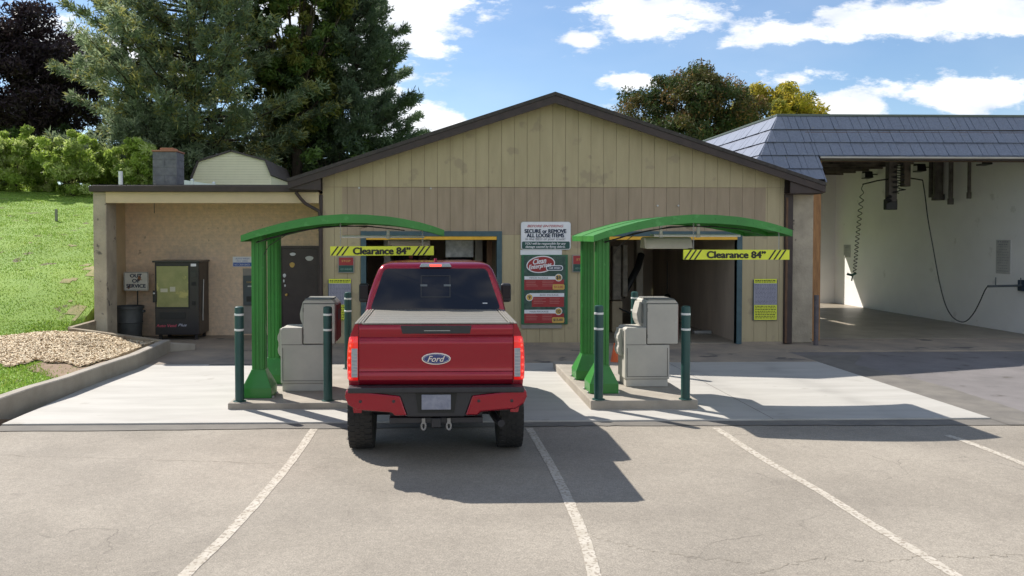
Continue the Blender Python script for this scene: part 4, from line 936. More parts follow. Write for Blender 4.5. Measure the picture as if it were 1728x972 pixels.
# ------------------------------------------------------------------ canopies
CY0, CY1 = 11.55, 13.35
topR = [(1002,398),(1024,390),(1050,382.5),(1076,375.5),(1102,369.8),(1136,364.8),(1170,362.5),(1208,363.2),(1245,366.3),(1272,370.6),(1297,376),(1318,382),(1337.5,389)]
T = [at(x,y,CY0) for x,y in topR]
dX = at(406,397,CY0).x - T[0].x
def canopy(dx, lb, hb):
    t = thing('entry_canopy', lb, 'canopy', (T[0].x+dx+.25, 12.6, hb), 'green arched entry canopies')
    def sub(k): return [Vector((p.x+dx, p.y, p.z+k)) for p in T]
    top = sub(0); n = len(T)
    # top skin
    mb = MB(); ring = [(p.x,p.z) for p in top]+[(p.x,p.z-.02) for p in reversed(top)]
    def strip(y0,y1,dz0,dz1,mb):
        for i in range(n-1):
            a,b = top[i],top[i+1]
            mb.add([(a.x,y0,a.z+dz1),(b.x,y0,b.z+dz1),(b.x,y0,b.z+dz0),(a.x,y0,a.z+dz0),(a.x,y1,a.z+dz1),(b.x,y1,b.z+dz1),(b.x,y1,b.z+dz0),(a.x,y1,a.z+dz0)],
                   [(0,1,2,3),(7,6,5,4),(0,4,5,1),(3,2,6,7)]+([(0,3,7,4)] if i==0 else [])+([(1,5,6,2)] if i==n-2 else []))
    strip(CY0+.012,CY1-.012,-.022,-.001,mb); mb.build('roof_skin', M['green'], t)
    mb = MB()
    def fascia(y0,y1,mb):
        for i in range(n-1):
            a,b = top[i],top[i+1]; 
            h = lambda j: -.085-.035*math.sin(math.pi*j/(n-1))
            da,db = h(i),h(i+1)
            mb.add([(a.x,y0,a.z+.006),(b.x,y0,b.z+.006),(b.x,y0,b.z+db),(a.x,y0,a.z+da),(a.x,y1,a.z+.006),(b.x,y1,b.z+.006),(b.x,y1,b.z+db),(a.x,y1,a.z+da)],
                   [(0,1,2,3),(7,6,5,4),(0,4,5,1),(3,2,6,7)]+([(0,3,7,4)] if i==0 else [])+([(1,5,6,2)] if i==n-2 else []))
    fascia(CY0,CY0+.011,mb); mb.build('fascia', M['green'], t)
    mb = MB(); fascia(CY1-.011,CY1,mb); mb.build('fascia', M['green'], t)
    mb = MB(); fascia(12.4,12.43,mb); mb.build('rib', M['green'], t)
    for e,s in ((top[0],1),(top[-1],-1)):
        mb = MB(); mb.box((e.x,CY0+.012,e.z-.085),(e.x+s*.012,CY1-.012,e.z-.023)); mb.build('end_cap', M['green'], t)
    # posts with three raised flutes
    X0 = ax(435, 12.0)-dX+dx if False else (-2.585 if dx else 2.545)
    for (yc) in (11.98, 13.12):
        zt = 2.50; w2 = .088
        mb = MB(); mb.box((X0-w2,yc-w2,hb+.40),(X0+w2,yc+w2,zt-.0))
        for k in (-.055,0,.055):
            mb.box((X0+k-.012,yc-w2-.012,hb+.40),(X0+k+.012,yc-w2,zt)); mb.box((X0+k-.012,yc+w2,hb+.40),(X0+k+.012,yc+w2+.012,zt))
            mb.box((X0-w2-.012,yc+k-.012,hb+.40),(X0-w2,yc+k+.012,zt)); mb.box((X0+w2,yc+k-.012,hb+.40),(X0+w2+.012,yc+k+.012,zt))
        ps = mb.build('post', M['green'], t, bevel=.004)
        mb = MB(); a = .215; c = .105
        pr = [(a,.002),(a,.15),(c,.395),(c,.41)]
        vs = []
        for (r,z) in pr: vs += [(X0-r,yc-r,hb+z),(X0+r,yc-r,hb+z),(X0+r,yc+r,hb+z),(X0-r,yc+r,hb+z)]
        fs = [(i*4+k,i*4+(k+1)%4,(i+1)*4+(k+1)%4,(i+1)*4+k) for i in range(3) for k in range(4)]+[(3,2,1,0),(12,13,14,15)]
        mb.add(vs,fs); b = mb.build('post_base', M['green'], ps, bevel=.008)
        for sx in (-1,1):
            for sy in (-1,1): 
                mb = MB(); mb.lathe((X0+sx*(a+.012),yc+sy*(a-.06),hb),[(.02,.001),(.02,.018),(.012,.03)],6); mb.build('bolt', M['galv'], b)
    mb = MB()
    for i in range(0,n,1):
        p = top[i]; q_ = -.052; mb.lathe((p.x+(.02 if i==0 else -.02 if i==n-1 else 0),CY0,p.z+q_),[(.009,0),(.008,-.005),(.003,-.007)],8,axis='y')
    mb.build('rivets', M['green'], t, smooth=True)
    # cables slung under the arch
    mb = MB()
    for q in range(3):
        pts = []
        for i in range(1,n-3-q):
            p = top[i]; pts.append((p.x, CY0+.12+.05*q+.02*math.sin(i*2+q), p.z-.15-.02*abs(math.sin(i*1.7+q))))
        mb.tube(pts,.008,5)
    pts = [(X0+.12,11.75,2.2),(X0+.2,11.7,2.33),(top[3].x,11.7,top[3].z-.17)]; mb.tube(pts,.006,5)
    mb.build('cable', M['black'], t, smooth=True)
    return t
canopy(dX, 'green arched canopy over the red truck lane with twin fluted posts', .09)
canopy(0, 'green arched canopy before the empty wash bay with twin fluted posts', IZ)

def clearance(px0, py0, px1, py1, tilt, ca, cb, top_a, top_b, lb):
    Y = 11.62; a, b = at(px0,py0,Y), at(px1,py1,Y); t = thing('clearance_sign', lb, 'sign', ((a.x+b.x)/2,Y,b.z), 'clearance signs hung under the canopies')
    L = b.x-a.x; H = a.z-b.z; cx, cz = (a.x+b.x)/2, (a.z+b.z)/2; ct, st = math.cos(tilt), math.sin(tilt)
    def Q(x,z): return (cx+x*ct-z*st, cz+x*st+z*ct)
    mb = MB(); mb.prism([Q(-L/2,-H/2),Q(L/2,-H/2),Q(L/2,H/2),Q(-L/2,H/2)],'y',Y-.012,Y+.012); mb.build('board', M['signyellow'], t)
    mb = MB()
    for s in (-1,1):
        for k in range(3):
            x0 = s*(L/2-.16)+(k-1)*.075-.02
            mb.prism([Q(x0-.06,-H/2+.002),Q(x0-.035,-H/2+.002),Q(x0+.06,H/2-.002),Q(x0+.035,H/2-.002)],'y',Y-.0145,Y-.0125)
    mb.build('stripes', M['black'], t)
    text(t, 'Clearance 84\u201d', (cx-.005,Y-.0125,cz), 0.098, M['black'], L*.55, bold=.009, ry=tilt)
    for (px, pt) in ((ca,top_a),(cb,top_b)):
        x = at(px,pt,Y).x; z1 = at(px,pt,Y).z; z0 = cz+(x-cx)*st+H/2-.01; mb = MB(); z = z0; k = 0
        while z < z1:
            c = Vector((x,Y,z+.014)); u = Vector((1,0,0)) if k%2 else Vector((0,1,0)); pts = [c+u*.008*math.cos(q)+Vector((0,0,.018*math.sin(q))) for q in [i*math.pi/4 for i in range(9)]]
            mb.tube(pts,.0028,4,caps=False); z += .028; k += 1
        mb.build('chain', M['galv'], t)
clearance(557.5,415.5,732,431,R(.2),574.5,713,370,389,'yellow Clearance 84 inch sign hanging above the red truck')
clearance(1153,421.5,1331.5,438,R(-.1),1170.5,1314.5,365,388,'yellow Clearance 84 inch sign hanging before the empty wash bay')

# light fixtures under the canopies
def fixture(tray, rail, rods, Y, lb, m):
    a, b = at(tray[0],tray[1],Y), at(tray[2],tray[3],Y); t = thing('canopy_light', lb, 'light', ((a.x+b.x)/2,Y,b.z), 'light fixtures under the canopies')
    L = b.x-a.x; mb = MB(); rows = []
    for k in range(9):
        q = k/8*math.pi; yy = Y+.14*math.cos(q); zz = b.z+.0+(a.z-b.z)*math.sin(q)
        rows.append([(a.x+.03,yy,zz),(a.x+L*.3,yy,zz),(b.x-L*.2,yy,zz),(b.x-.05,yy,zz)])
    mb.grid(rows); mb.build('reflector', m, t, smooth=True)
    mb = MB(); mb.prism([(Y-.14,b.z),(Y+.14,b.z),(Y+.1,a.z-.02),(Y,a.z),(Y-.1,a.z-.02)],'x',a.x,a.x+.029); mb.build('end_plate', m, t, bevel=.004)
    mb = MB(); mb.box((a.x+.06,Y-.03,b.z-.012),(b.x-.08,Y+.05,b.z-.002)); mb.build('lamp', M['lens'], t)
    ra, rb = at(rail[0],rail[1],Y-.1), at(rail[2],rail[1],Y-.1); mb = MB(); mb.tube([(ra.x,Y-.1,ra.z),(rb.x,Y-.1,ra.z)],.02,8); mb.tube([(ra.x,Y+.1,ra.z),(rb.x,Y+.1,ra.z)],.02,8)
    mb.build_split('rail', M['signwhite'], t, smooth=True)
    mb = MB()
    for px in rods:
        x = at(px,rail[1],Y-.1).x; mb.box((x-.022,Y-.12,ra.z),(x+.022,Y-.09,at(px,rods[px],Y-.1).z))
    mb.build_split('hanger', M['signwhite'], t, bevel=.003)
    mb = MB(); [mb.box((at(px,rail[1],Y-.1).x-.03,Y-.125,ra.z-.03),(at(px,rail[1],Y-.1).x+.03,Y-.085,ra.z+.03)) for px in rods]; mb.build_split('clamp', M['galv'], t, bevel=.004)
M['tray'] = mat('white_tray', (.55,.50,.42), .4, (.48,.43,.36), 5)
M['traypink'] = mat('buff_tray', (.48,.37,.30), .4, (.42,.33,.27), 5)
fixture((1084,400,1169,418.5),(1103,397.5,1249),{1115:380,1178:378},12.3,'white curved lamp tray and rails under the canopy before the empty bay',M['tray'])
fixture((655,404,731,414),(577,399.5,716),{655:388},12.3,'buff lamp tray and rails under the canopy over the truck lane',M['traypink'])
for (px,py,lb) in ((611,382,'small pale round sensor under the canopy over the truck lane'),(1166,383,'small pale round sensor under the canopy before the empty bay')):
    p = at(px,py,12.2); mb = MB(); mb.lathe((p.x,p.y,p.z), [(.02,-.035),(.07,-.02),(.085,0),(.085,.015)], 16); tag(mb.build('canopy_sensor', M['tray'], smooth=True), lb, 'sensor')

# ------------------------------------------------------------------ pay kiosks
KY = 12.28
def kiosk(a_px, base_y, hb, lb, ref):
    """a_px: left edge of upper box on the picture plane at KY"""
    X = at(a_px, 550, KY).x
    t = thing('pay_kiosk', lb, 'kiosk', (X+.05, KY+.35, hb), 'beige drive-up pay kiosks')
    uz1, uz0 = at(ref,507,KY).z, at(ref,582,KY).z; lz1 = at(ref,553,KY).z
    ux0, ux1 = X, X+.505; lx0, lx1 = X-.335, X+.36; D = .66
    DL = .50
    mb = MB(); mb.prism([(lx0,hb+.12),(lx1,hb+.12),(lx1,uz0-.004),(ux0-.004,uz0-.004),(ux0-.004,lz1),(lx0+.03,lz1),(lx0,lz1-.03)],'y',KY+.02,KY+DL); mb.build('lower_cabinet', M['kiosk'], t, bevel=.014)
    mb = MB(); mb.box((lx0+.012,KY+.016,uz0-.003),(ux0-.01,KY+.0195,uz0+.002)); mb.build('panel_seam', M['seam'], t)
    mb = MB(); mb.box((lx0+.02,KY+.035,hb),(lx1-.02,KY+DL-.02,hb+.118)); mb.build('plinth', M['kiosk'], t, bevel=.01)
    mb = MB(); mb.prism([(ux0,uz0+.0),(ux1-.03,uz0+.0),(ux1,uz0+.03),(ux1,uz1-.06),(ux1-.05,uz1),(ux0+.03,uz1),(ux0,uz1-.03)],'y',KY+.05,KY+D); u = mb.build('upper_cabinet', M['kiosk'], t, bevel=.012)
    mb = MB(); mb.box((ux0+.012,KY+.03,uz0+.012),(ux1-.012,KY+.049,uz1-.06)); mb.build('rear_door', M['kiosk'], u, bevel=.006)
    mb = MB(); mb.box((ux0+.004,KY+.045,uz0+.006),(ux1-.004,KY+.0495,uz1-.05)); mb.build('door_seam', M['seam'], u)
    mb = MB(); mb.box((ux0+.03,KY+.06,uz1+.001),(ux1-.06,KY+D-.02,uz1+.018)); mb.build('top_cover', M['kiosktop'], u, bevel=.006)
    mb = MB(); mb.box((ux1+.001,KY+.10,uz0+.05),(ux1+.02,KY+D-.05,uz1-.08)); f = mb.build('graphic_panel', M['maroon'], u, bevel=.006)
    mb = MB(); mb.box((ux1+.021,KY+.18,uz1-.32),(ux1+.026,KY+.42,uz1-.16)); mb.build('screen', M['slate'], f)
    # knobbly weather guards on the other face
    def knob(z0, z1, n, xb, nm, ph, ya=KY+.30, yb=KY+.60):
        mb = MB(); pts = [(xb,z0)]
        for i in range(n*4+1):
            s = i/(n*4); pts.append((xb-.030-.035*abs(math.sin(s*math.pi*n+ph))-.02*math.sin(s*math.pi), z0+(z1-z0)*s))
        pts.append((xb,z1)); mb.prism(pts,'y',ya,yb); mb.build(nm, M['kiosk'], t, bevel=.003); mb = MB(); mb.box((xb-.012,ya-.08,z0+.04),(xb-.001,ya-.01,z1-.02)); mb.build('slot_panel', M['kiosktop'], t, bevel=.002)
    knob(lz1-.46, lz1-.04, 2, lx0+.001, 'weather_guard', .4, KY+.18, KY+.44); knob(uz1-.42, uz1-.05, 1, ux0-.001, 'weather_guard', .2)
    mb = MB(); mb.box((lx0+.03,KY+.014,hb+.16),(lx1-.03,KY+.0195,hb+.165)); mb.box((lx1-.035,KY+.014,hb+.166),(lx1-.03,KY+.0195,uz0-.05)); mb.box((lx0+.03,KY+.014,hb+.166),(lx0+.035,KY+.0195,uz0-.05)); mb.build('door_gap', M['seam'], t)
    for zz_ in (uz0+.10,uz1-.18): mb = MB(); mb.box((ux0+.002,KY+.02,zz_),(ux0+.02,KY+.03,zz_+.06)); mb.build('hinge', M['kiosktop'], u, bevel=.003)
    mb = MB(); mb.lathe((ux1-.05,KY+.03,(uz0+uz1)/2),[(.012,0),(.012,-.006),(.006,-.008)],10,axis='y'); mb.build('lock', M['steel'], u)
kiosk(510, 655, .09, 'beige pay kiosk with maroon panel beside the red truck', 510)
kiosk(1092, 655, IZ, 'beige pay kiosk on raised island, with orange cone behind', 1092)

# cone
p = gr(1038, 622, .0); 
t = thing('traffic_cone', 'orange traffic cone on black base behind the kiosk', 'cone', (p.x,p.y,0))
mb = MB(); mb.box((p.x-.13,p.y-.13,.001),(p.x+.13,p.y+.13,.03)); mb.build('base', M['black'], t, bevel=.01)
mb = MB(); mb.lathe((p.x,p.y,.03),[(.105,0),(.10,.02),(.028,.42),(.022,.43)],22); mb.build('body', M['cone'], t, smooth=True)
mb = MB(); mb.lathe((p.x,p.y,.03),[(.026,.425),(.030,.43),(.026,.45),(.015,.452)],18); mb.build('top_collar', M['cone'], t, smooth=True)

# ------------------------------------------------------------------ signs on the gable wall
SYW = FY-.012
def spanel(t, name, a, b, c, d, m, y, th=.003, bev=0): 
    p, q = at(a,b,SYW), at(c,d,SYW); mb = MB(); mb.box((p.x,y-th,q.z),(q.x,y,p.z)); return mb.build(name, m, t, bevel=bev)
def W(px,py,y): v = at(px,py,SYW); return Vector((v.x,y,v.z))
def rpanel(t, name, a, b, c, d, m, y, th, r):
    p, q = at(a,b,SYW), at(c,d,SYW); mb = MB(); mb.prism(rrect(p.x,q.z,q.x,p.z,r),'y',y-th,y); return mb.build(name, m, t)
PXM = 1/74.8
t = thing('loose_items_sign', 'white rules sign BEFORE ENTERING, with dark green lower band', 'sign', W(920,398,SYW))
y = SYW-.03
rpanel(t,'backing',878.5,374,963,421.5,M['galv'],SYW-.004,.02,.06)
rpanel(t,'board',879.3,374.8,962.2,420.8,M['signwhite'],y+.005,.008,.055); y -= .004
rpanel(t,'lower_band',880.5,407.5,961,420,M['signgreen'],y+.001,.003,.03)
text(t,'BEFORE ENTERING',W(920,381.5,y),.052,M['redtext'],.82,shear=.35,bold=.0006)
text(t,'SECURE or REMOVE',W(920,390.0,y),.085,M['navytext'],.94,bold=.008)
text(t,'ALL LOOSE ITEMS',W(920,397.2,y),.085,M['navytext'],.84,bold=.008)
text(t,'in the BED of your truck!',W(920,403.8,y),.055,M['greytext'],.90,bold=.0015)
text(t,'YOU will be responsible for any',W(920,411.5,y-.004),.05,M['signwhite'],.92,bold=.002,shear=.2)
text(t,'damage caused by flying debris.',W(920,416.7,y-.004),.05,M['signwhite'],.90,bold=.002,shear=.2)
# menu board
t = thing('menu_board', 'tall green framed wash menu board with red oval logo and three price bands', 'sign', W(920,490,SYW))
M['leaf'] = mat('menu_backdrop', (.012,.05,.035), .5, (.06,.11,.09), 9)
spanel(t,'post_panel',878,421.7,948,430,M['signwhite'],SYW-.003,.012)
spanel(t,'frame',879.5,430,957.5,547,mat('menu_frame_green',(.02,.14,.06),.45),SYW-.003,.04,.008)
spanel(t,'base_board',879.5,547.3,948,554,M['grayboard'],SYW-.003,.02,.004)
y = SYW-.0435; spanel(t,'panel',884,431.5,953.5,545,M['leaf'],y,.003); y -= .003
def oval(t,name,cx,cy,rx,ry,m,y,th,rot=0):
    c = W(cx,cy,y); P=[]
    for k in range(40):
        a = 2*math.pi*k/40; u,v = math.cos(a)*rx*PXM, math.sin(a)*ry*PXM; P.append((c.x+u*math.cos(rot)-v*math.sin(rot), c.z+u*math.sin(rot)+v*math.cos(rot)))
    mb = MB(); mb.prism(P,'y',y-th,y); return mb.build(name,m,t)
oval(t,'logo_rim',912,446,24.5,14.3,M['signwhite'],y,.002,.14); lg = oval(t,'logo_oval',912,446,22.8,12.6,M['signred'],y-.0021,.002,.14)
text(t,'Clean',W(910,440.5,y-.0045),.12,M['signwhite'],.30,bold=.006,shear=.35,ry=.14,out=.001); text(t,'Enterprises',W(911,449.5,y-.0045),.10,M['signwhite'],.52,bold=.005,shear=.35,ry=.14,out=.001)
rpanel(t,'logo_banner',921,447.5,949.5,456.5,M['signwhite'],y-.0045,.002,.05); rpanel(t,'logo_banner_inner',922.5,449,948,455.3,M['navytext'],y-.0066,.001,.035); text(t,'CAR WASH',W(935.3,452.1,y-.0078),.042,M['signwhite'],.26,bold=.002,shear=.2,out=.001)
def band(y0, y1, hx0, hx1, bx0, bx1, by1, title, num, nx, side, price):
    spanel(t,'header_strip',hx0,y0,hx1,y1,M['signwhite'],y,.002); spanel(t,'price_band',bx0,y1+.3,bx1,by1,M['signred'],y,.0018)
    text(t,title,W((hx0+hx1)/2-(4 if side>0 else -4),(y0+y1)/2,y-.002),.036,M['greytext'],.42,bold=.001,out=.001)
    for j in range(4):
        for (xa) in (bx0+3, bx0+30): 
            mb = MB(); p = W(xa,y1+2.4+j*2.7,y-.002); mb.box((p.x,p.y-.001,p.z-.009),(p.x+PXM*rnd.uniform(15,21),p.y,p.z)); mb.build('small_print', mat('print_rose',(.50,.20,.18),.6) if 'print_rose' not in bpy.data.materials else bpy.data.materials['print_rose'], t)
    oval(t,'price_disc',nx,(y0+y1)/2-(.5 if side>0 else -4),6.3,6.3,M['signwhite'],y-.0025,.002); oval(t,'price_disc_inner',nx,(y0+y1)/2-(.5 if side>0 else -4),5.2,5.2,M['gold'],y-.0046,.001); text(t,num,W(nx,(y0+y1)/2-(.5 if side>0 else -4),y-.0057),.075,M['navytext'],None,bold=.003,out=.001)
band(466,471.5,884.5,941,884.5,951,489,'MINOR PACKAGE','$8',942,1,''); rpanel(t,'price_tag',932,479.5,952,488.5,M['gold'],y-.0045,.002,.03); text(t,'$12.00',W(942,484,y-.0067),.05,M['redtext'],.20,bold=.001,out=.001)
band(494.5,500.5,893,951.5,897,951,517.5,'BASIC PACKAGE','9',893,-1,'')
band(522.5,528.5,884.5,942,884.5,951,545,'MAIN PACKAGE','10',942,1,''); rpanel(t,'price_tag',931,535,951.5,544.2,M['gold'],y-.0045,.002,.03); text(t,'$15.00',W(941,539.6,y-.0067),.055,M['navytext'],.21,bold=.002,out=.001)
# small red/green signs
for (a,b,c,d,lb) in ((570.5,433,598,460.5,'small red and green sign hanging by the truck lane door'),(965.5,430,994,459.5,'small red and green sign partly behind the green canopy posts')):
    t = thing('lane_sign', lb, 'sign', W((a+c)/2,(b+d)/2,SYW), 'red and green lane signs')
    spanel(t,'frame',a,b,c,d,M['grayboard'],SYW-.002,.03,.004); m_ = (b+d)/2+1
    spanel(t,'red_panel',a+1.5,b+1.5,c-1.5,m_-.3,M['signred'],SYW-.0325,.003); spanel(t,'green_panel',a+1.5,m_,c-1.5,d-1.5,M['signgreen'],SYW-.0325,.003)
    text(t,'STOP',W((a+c)/2,(b+m_)/2,SYW-.036),.045,M['redtext'] if False else M['gold'],.20,out=.001); text(t,'GO AHEAD',W((a+c)/2,(m_+d)/2,SYW-.036),.04,mat('pale_green_ink',(.25,.42,.34),.6),.25,out=.001)
# rules posters with yellow header
def poster(a,b,c,d,hd,ft,lb):
    t = thing('rules_poster', lb, 'sign', W((a+c)/2,(b+d)/2,SYW), 'yellow topped rules posters')
    spanel(t,'backing',a,b,c,d,M['slate'],SYW-.002,.02,.003); yy = SYW-.0225
    spanel(t,'header',a+1.5,b-1.3,c-1,hd,M['signyellow'],yy,.003); spanel(t,'sheet',a+1.5,hd+.1,c-1,ft-.1,mat('poster_grey',(.33,.33,.40),.6) if 'poster_grey' not in bpy.data.materials else bpy.data.materials['poster_grey'],yy,.003); spanel(t,'footer',a+1.5,ft,c-1,d-1,M['signyellow'],yy,.003)
    mb = MB(); mk = MB(); yy -= .0031
    z = b+.8
    def row(py,h,mbx):
        x = a+3
        while x < c-3:
            l = rnd.uniform(1.5,5); p, q = W(x,py,yy), W(min(x+l,c-2.5),py+h,yy); mbx.box((p.x,yy-.001,q.z),(q.x,yy,p.z)); x += l+.8
    row(b+.6,1.6,mk); row(b+3.2,1.3,mk) if hd-b > 5 else None
    py = hd+1.5
    while py < ft-1.5: row(py,1.0,mb); py += 2.2
    py = ft+1.5
    while py < d-3: row(py,1.3,mk); py += 2.8
    mb.build('lettering', mat('poster_ink',(.14,.14,.2),.6) if 'poster_ink' not in bpy.data.materials else bpy.data.materials['poster_ink'], t); mk.build('lettering', M['black'], t)
poster(553.5,472,593,541,478,514,'yellow topped rules poster behind the pay kiosk by the truck lane')
poster(1270.5,472,1311,540.5,478,514.5,'yellow topped rules poster right of the empty bay door')
# meter on the annex side wall
p = at(163,390,19.0); t = thing('outlet_box', 'small white outlet box on the side of the annex', 'box', (SX,19,p.z)); mb = MB(); mb.box((SX-.20,18.75,p.z-.12),(SX-.101,18.95,p.z+.06)); mb.build('box', M['signwhite'], t, bevel=.01)
mb = MB(); mb.tube([(SX-.15,18.85,p.z-.12),(SX-.15,18.85,p.z-.3)],.02,8); mb.build('conduit', M['signwhite'], t, smooth=True)

# ------------------------------------------------------------------ pickup truck
TX, TY, TZ0 = at(736,600,8.55).x, 8.55, AZ
tk = thing('pickup_truck', 'dark red crew cab pickup truck with grey bed cover, brake lights on', 'pickup truck', (TX,TY,TZ0))
def tb(mb, name, m, par=None, split=False, **kw):
    mb.v = [(x+TX,y+TY,z+TZ0) for (x,y,z) in mb.v]
    return (mb.build_split if split else mb.build)(name, m, par or tk, **kw)
M['red'] = mat('truck_red', (.29,.002,.018), .22, (.27,.002,.016), 2, coat=.8, metal=.55, spec=.3)
M['trim'] = mat('black_plastic', (.018,.018,.022), .45, (.025,.025,.03), 12, bump=.1, bscale=300)
M['glass'] = mat('tinted_glass', (.012,.012,.02), .04, clean=True, spec=.35)
M['tyre'] = mat('tyre_rubber', (.018,.018,.018), .85, (.035,.033,.03), 8, bump=.3)
M['lamp'] = mat('red_lens', (.55,.012,.012), .15, clean=True, coat=.8, emit=(1,.02,.015), estr=.24)
M['lamphot'] = mat('lit_brake_lamp', (.9,.1,.08), .2, clean=True, emit=(1,.06,.04), estr=.9)
M['revlens'] = mat('clear_lens', (.36,.40,.44), .12, (.25,.29,.33), 20, coat=.6, stretch=(1,1,6))
M['chrome'] = mat('chrome', (.75,.75,.76), .12, metal=1.0, clean=True)
M['cover'] = mat('bed_cover_slats', (.27,.26,.225), .42, (.22,.21,.18), 7, metal=.3)
def HW(z, y=1.0):
    w_ = float(np.interp(z, [.5,.62,.8,1.0,1.2,1.35,1.45,1.53,1.56],[.87,.90,.935,.955,.957,.945,.925,.895,.875]))
    return w_*float(np.interp(y,[0,.12,4.4,5.0,5.25],[.985,1,1,.95,.86]))
AX1, AX2, RW = .92, 4.30, .43
def zbot(y):
    z = .60
    for c in (AX1,AX2):
        if abs(y-c) < .52: z = max(z, .46+math.sqrt(.52**2-(y-c)**2))
    return z
ys_ = sorted(set([.03,.1,.25]+[AX1+.52*math.cos(R(a)) for a in range(0,181,10)]+[AX2+.52*math.cos(R(a)) for a in range(0,181,10)]+[1.6,1.9,2.4,3,3.5,4.95,5.15,5.25]))
mb = MB()
def ztop(y): return float(np.interp(y,[0,1.62,1.63,3.75,3.95,5.0,5.25],[1.555,1.555,1.545,1.545,1.50,1.40,1.22]))
for s in (-1,1):
    rows = []
    for y in ys_:
        zb, zt = zbot(y), ztop(y); rows.append([(s*HW(zb+(zt-zb)*k/9,y), y, zb+(zt-zb)*k/9) for k in range(10)])
    mb.grid(rows)
    # rear end cap beside the tailgate
    ls = rows[0]; mb.add([ls[k] for k in range(10)]+[(s*.832,.03,ls[k][2]) for k in range(9,-1,-1)],[tuple(range(20))])
    if s: mb.box((s*.832,.03,.6),(s*.80,1.6,1.50))
# bed rail tops, hood, cowl
rows = []
for y in (3.9,4.2,4.6,5.0,5.2,5.27): rows.append([(x*HW(ztop(y),y), y, ztop(y)+.05*(1-x*x)) for x in (-1,-.8,-.5,0,.5,.8,1)])
mb.grid(rows)
mb.add([(-.80,5.26,.62),(.80,5.26,.62),(.76,5.27,1.2),(-.76,5.27,1.2)],[(0,1,2,3)])
tb(mb,'body',M['red'],smooth=40)
mb = MB()
for s in (-1,1):
    mb.box((s*.87,.035,1.54),(s*.79,1.6,1.562))
tb(mb,'bed_rail',M['red'],split=True,bevel=.008)
# cab
def cabprof(z):   # rear y, front y, half width at height z (0..1 from belt to roof)
    pass
Zb, Zr = 1.54, 2.17
mb = MB()
lv = []
for (z,hw,yr,yf) in ((Zb,.90,1.62,3.95),(1.75,.855,1.655,3.62),(1.95,.79,1.70,3.28),(2.07,.74,1.735,3.08),(2.125,.70,1.775,2.98),(2.155,.62,1.86,2.88),(2.168,.45,1.98,2.75)):
    r = .07; ring = []
    for (cx,cy,a0) in ((hw-r,yf-r,0),(-hw+r,yf-r,90),(-hw+r,yr+r,180),(hw-r,yr+r,270)):
        for k in range(5): a = R(a0+90*k/4); ring.append((cx+math.cos(a)*r, cy+math.sin(a)*r, z))
    lv.append(ring)
n = len(lv[0]); vs = [p for r_2 in lv for p in r_2]
mb.add(vs,[(i*n+k,i*n+(k+1)%n,(i+1)*n+(k+1)%n,(i+1)*n+k) for i in range(len(lv)-1) for k in range(n)]+[tuple(range((len(lv)-1)*n,len(lv)*n))])
mb.box((-.895,1.605,.7),(.895,1.66,1.535))
tb(mb,'cab',M['red'],smooth=50)
def quadpanel(a,b,c,d,th,nrm):
    mb = MB(); N_ = Vector(nrm)*th; P = [Vector(q) for q in (a,b,c,d)]; mb.add([*P,*[p+N_ for p in P]],[(0,1,2,3),(7,6,5,4),(0,4,5,1),(1,5,6,2),(2,6,7,3),(3,7,4,0)]); return mb
# rear window follows the slanted back of the cab
def ry_(z): return 1.62+(z-Zb)*.19 if z < 2.0 else 1.62+(z-Zb)*.20
def rwin(x0b,x1b,x0t,x1t,z0,z1,name,m,off,par=None,r=.05):
    P=[]; 
    for (u,v,a0) in ((1,1,0),(-1,1,90),(-1,-1,180),(1,-1,270)):
        for k in range(5):
            a = R(a0+90*k/4); zz = (z1-r if v>0 else z0+r)+math.sin(a)*r; f = (zz-z0)/(z1-z0); xr = x1b+(x1t-x1b)*f; xl = x0b+(x0t-x0b)*f
            xx = (xr-r if u>0 else xl+r)+math.cos(a)*r; P.append((xx, ry_(zz)-off, zz))
    mb = MB(); k = len(P); mb.add(P+[(x,y+.02,z) for x,y,z in P],[tuple(range(k))]+[(i,(i+1)%k,k+(i+1)%k,k+i) for i in range(k)]); return tb(mb,name,m,par)
rw = rwin(-.83,.83,-.655,.655,1.565,2.085,'rear_window',M['glass'],.012)
# sliding pane frame
mb = MB()
for (x0,x1,z0,z1) in ((-.19,-.178,1.72,2.0),(.178,.19,1.72,2.0),(-.178,.178,1.72,1.732),(-.178,.178,1.988,2.0)):
    mb.add([(x0,ry_(z0)-.016,z0),(x1,ry_(z0)-.016,z0),(x1,ry_(z1)-.016,z1),(x0,ry_(z1)-.016,z1)],[(0,1,2,3)])
tb(mb,'slider_frame',M['trim'],rw)
mb = MB(); [mb.box((s*.10-.045,ry_(1.86)-.018,1.86),(s*.10+.045,ry_(1.86)-.0125,1.885)) for s in (-1.5,1.5)]; mb.v = [(x,y,z) for x,y,z in mb.v]; tb(mb,'window_latch',mat('latch_grey',(.15,.17,.2),.3),rw,split=True)
mb = MB(); mb.box((.60,ry_(1.64)-.018,1.64),(.66,ry_(1.64)-.012,1.652)); tb(mb,'window_sticker',M['signwhite'],rw)
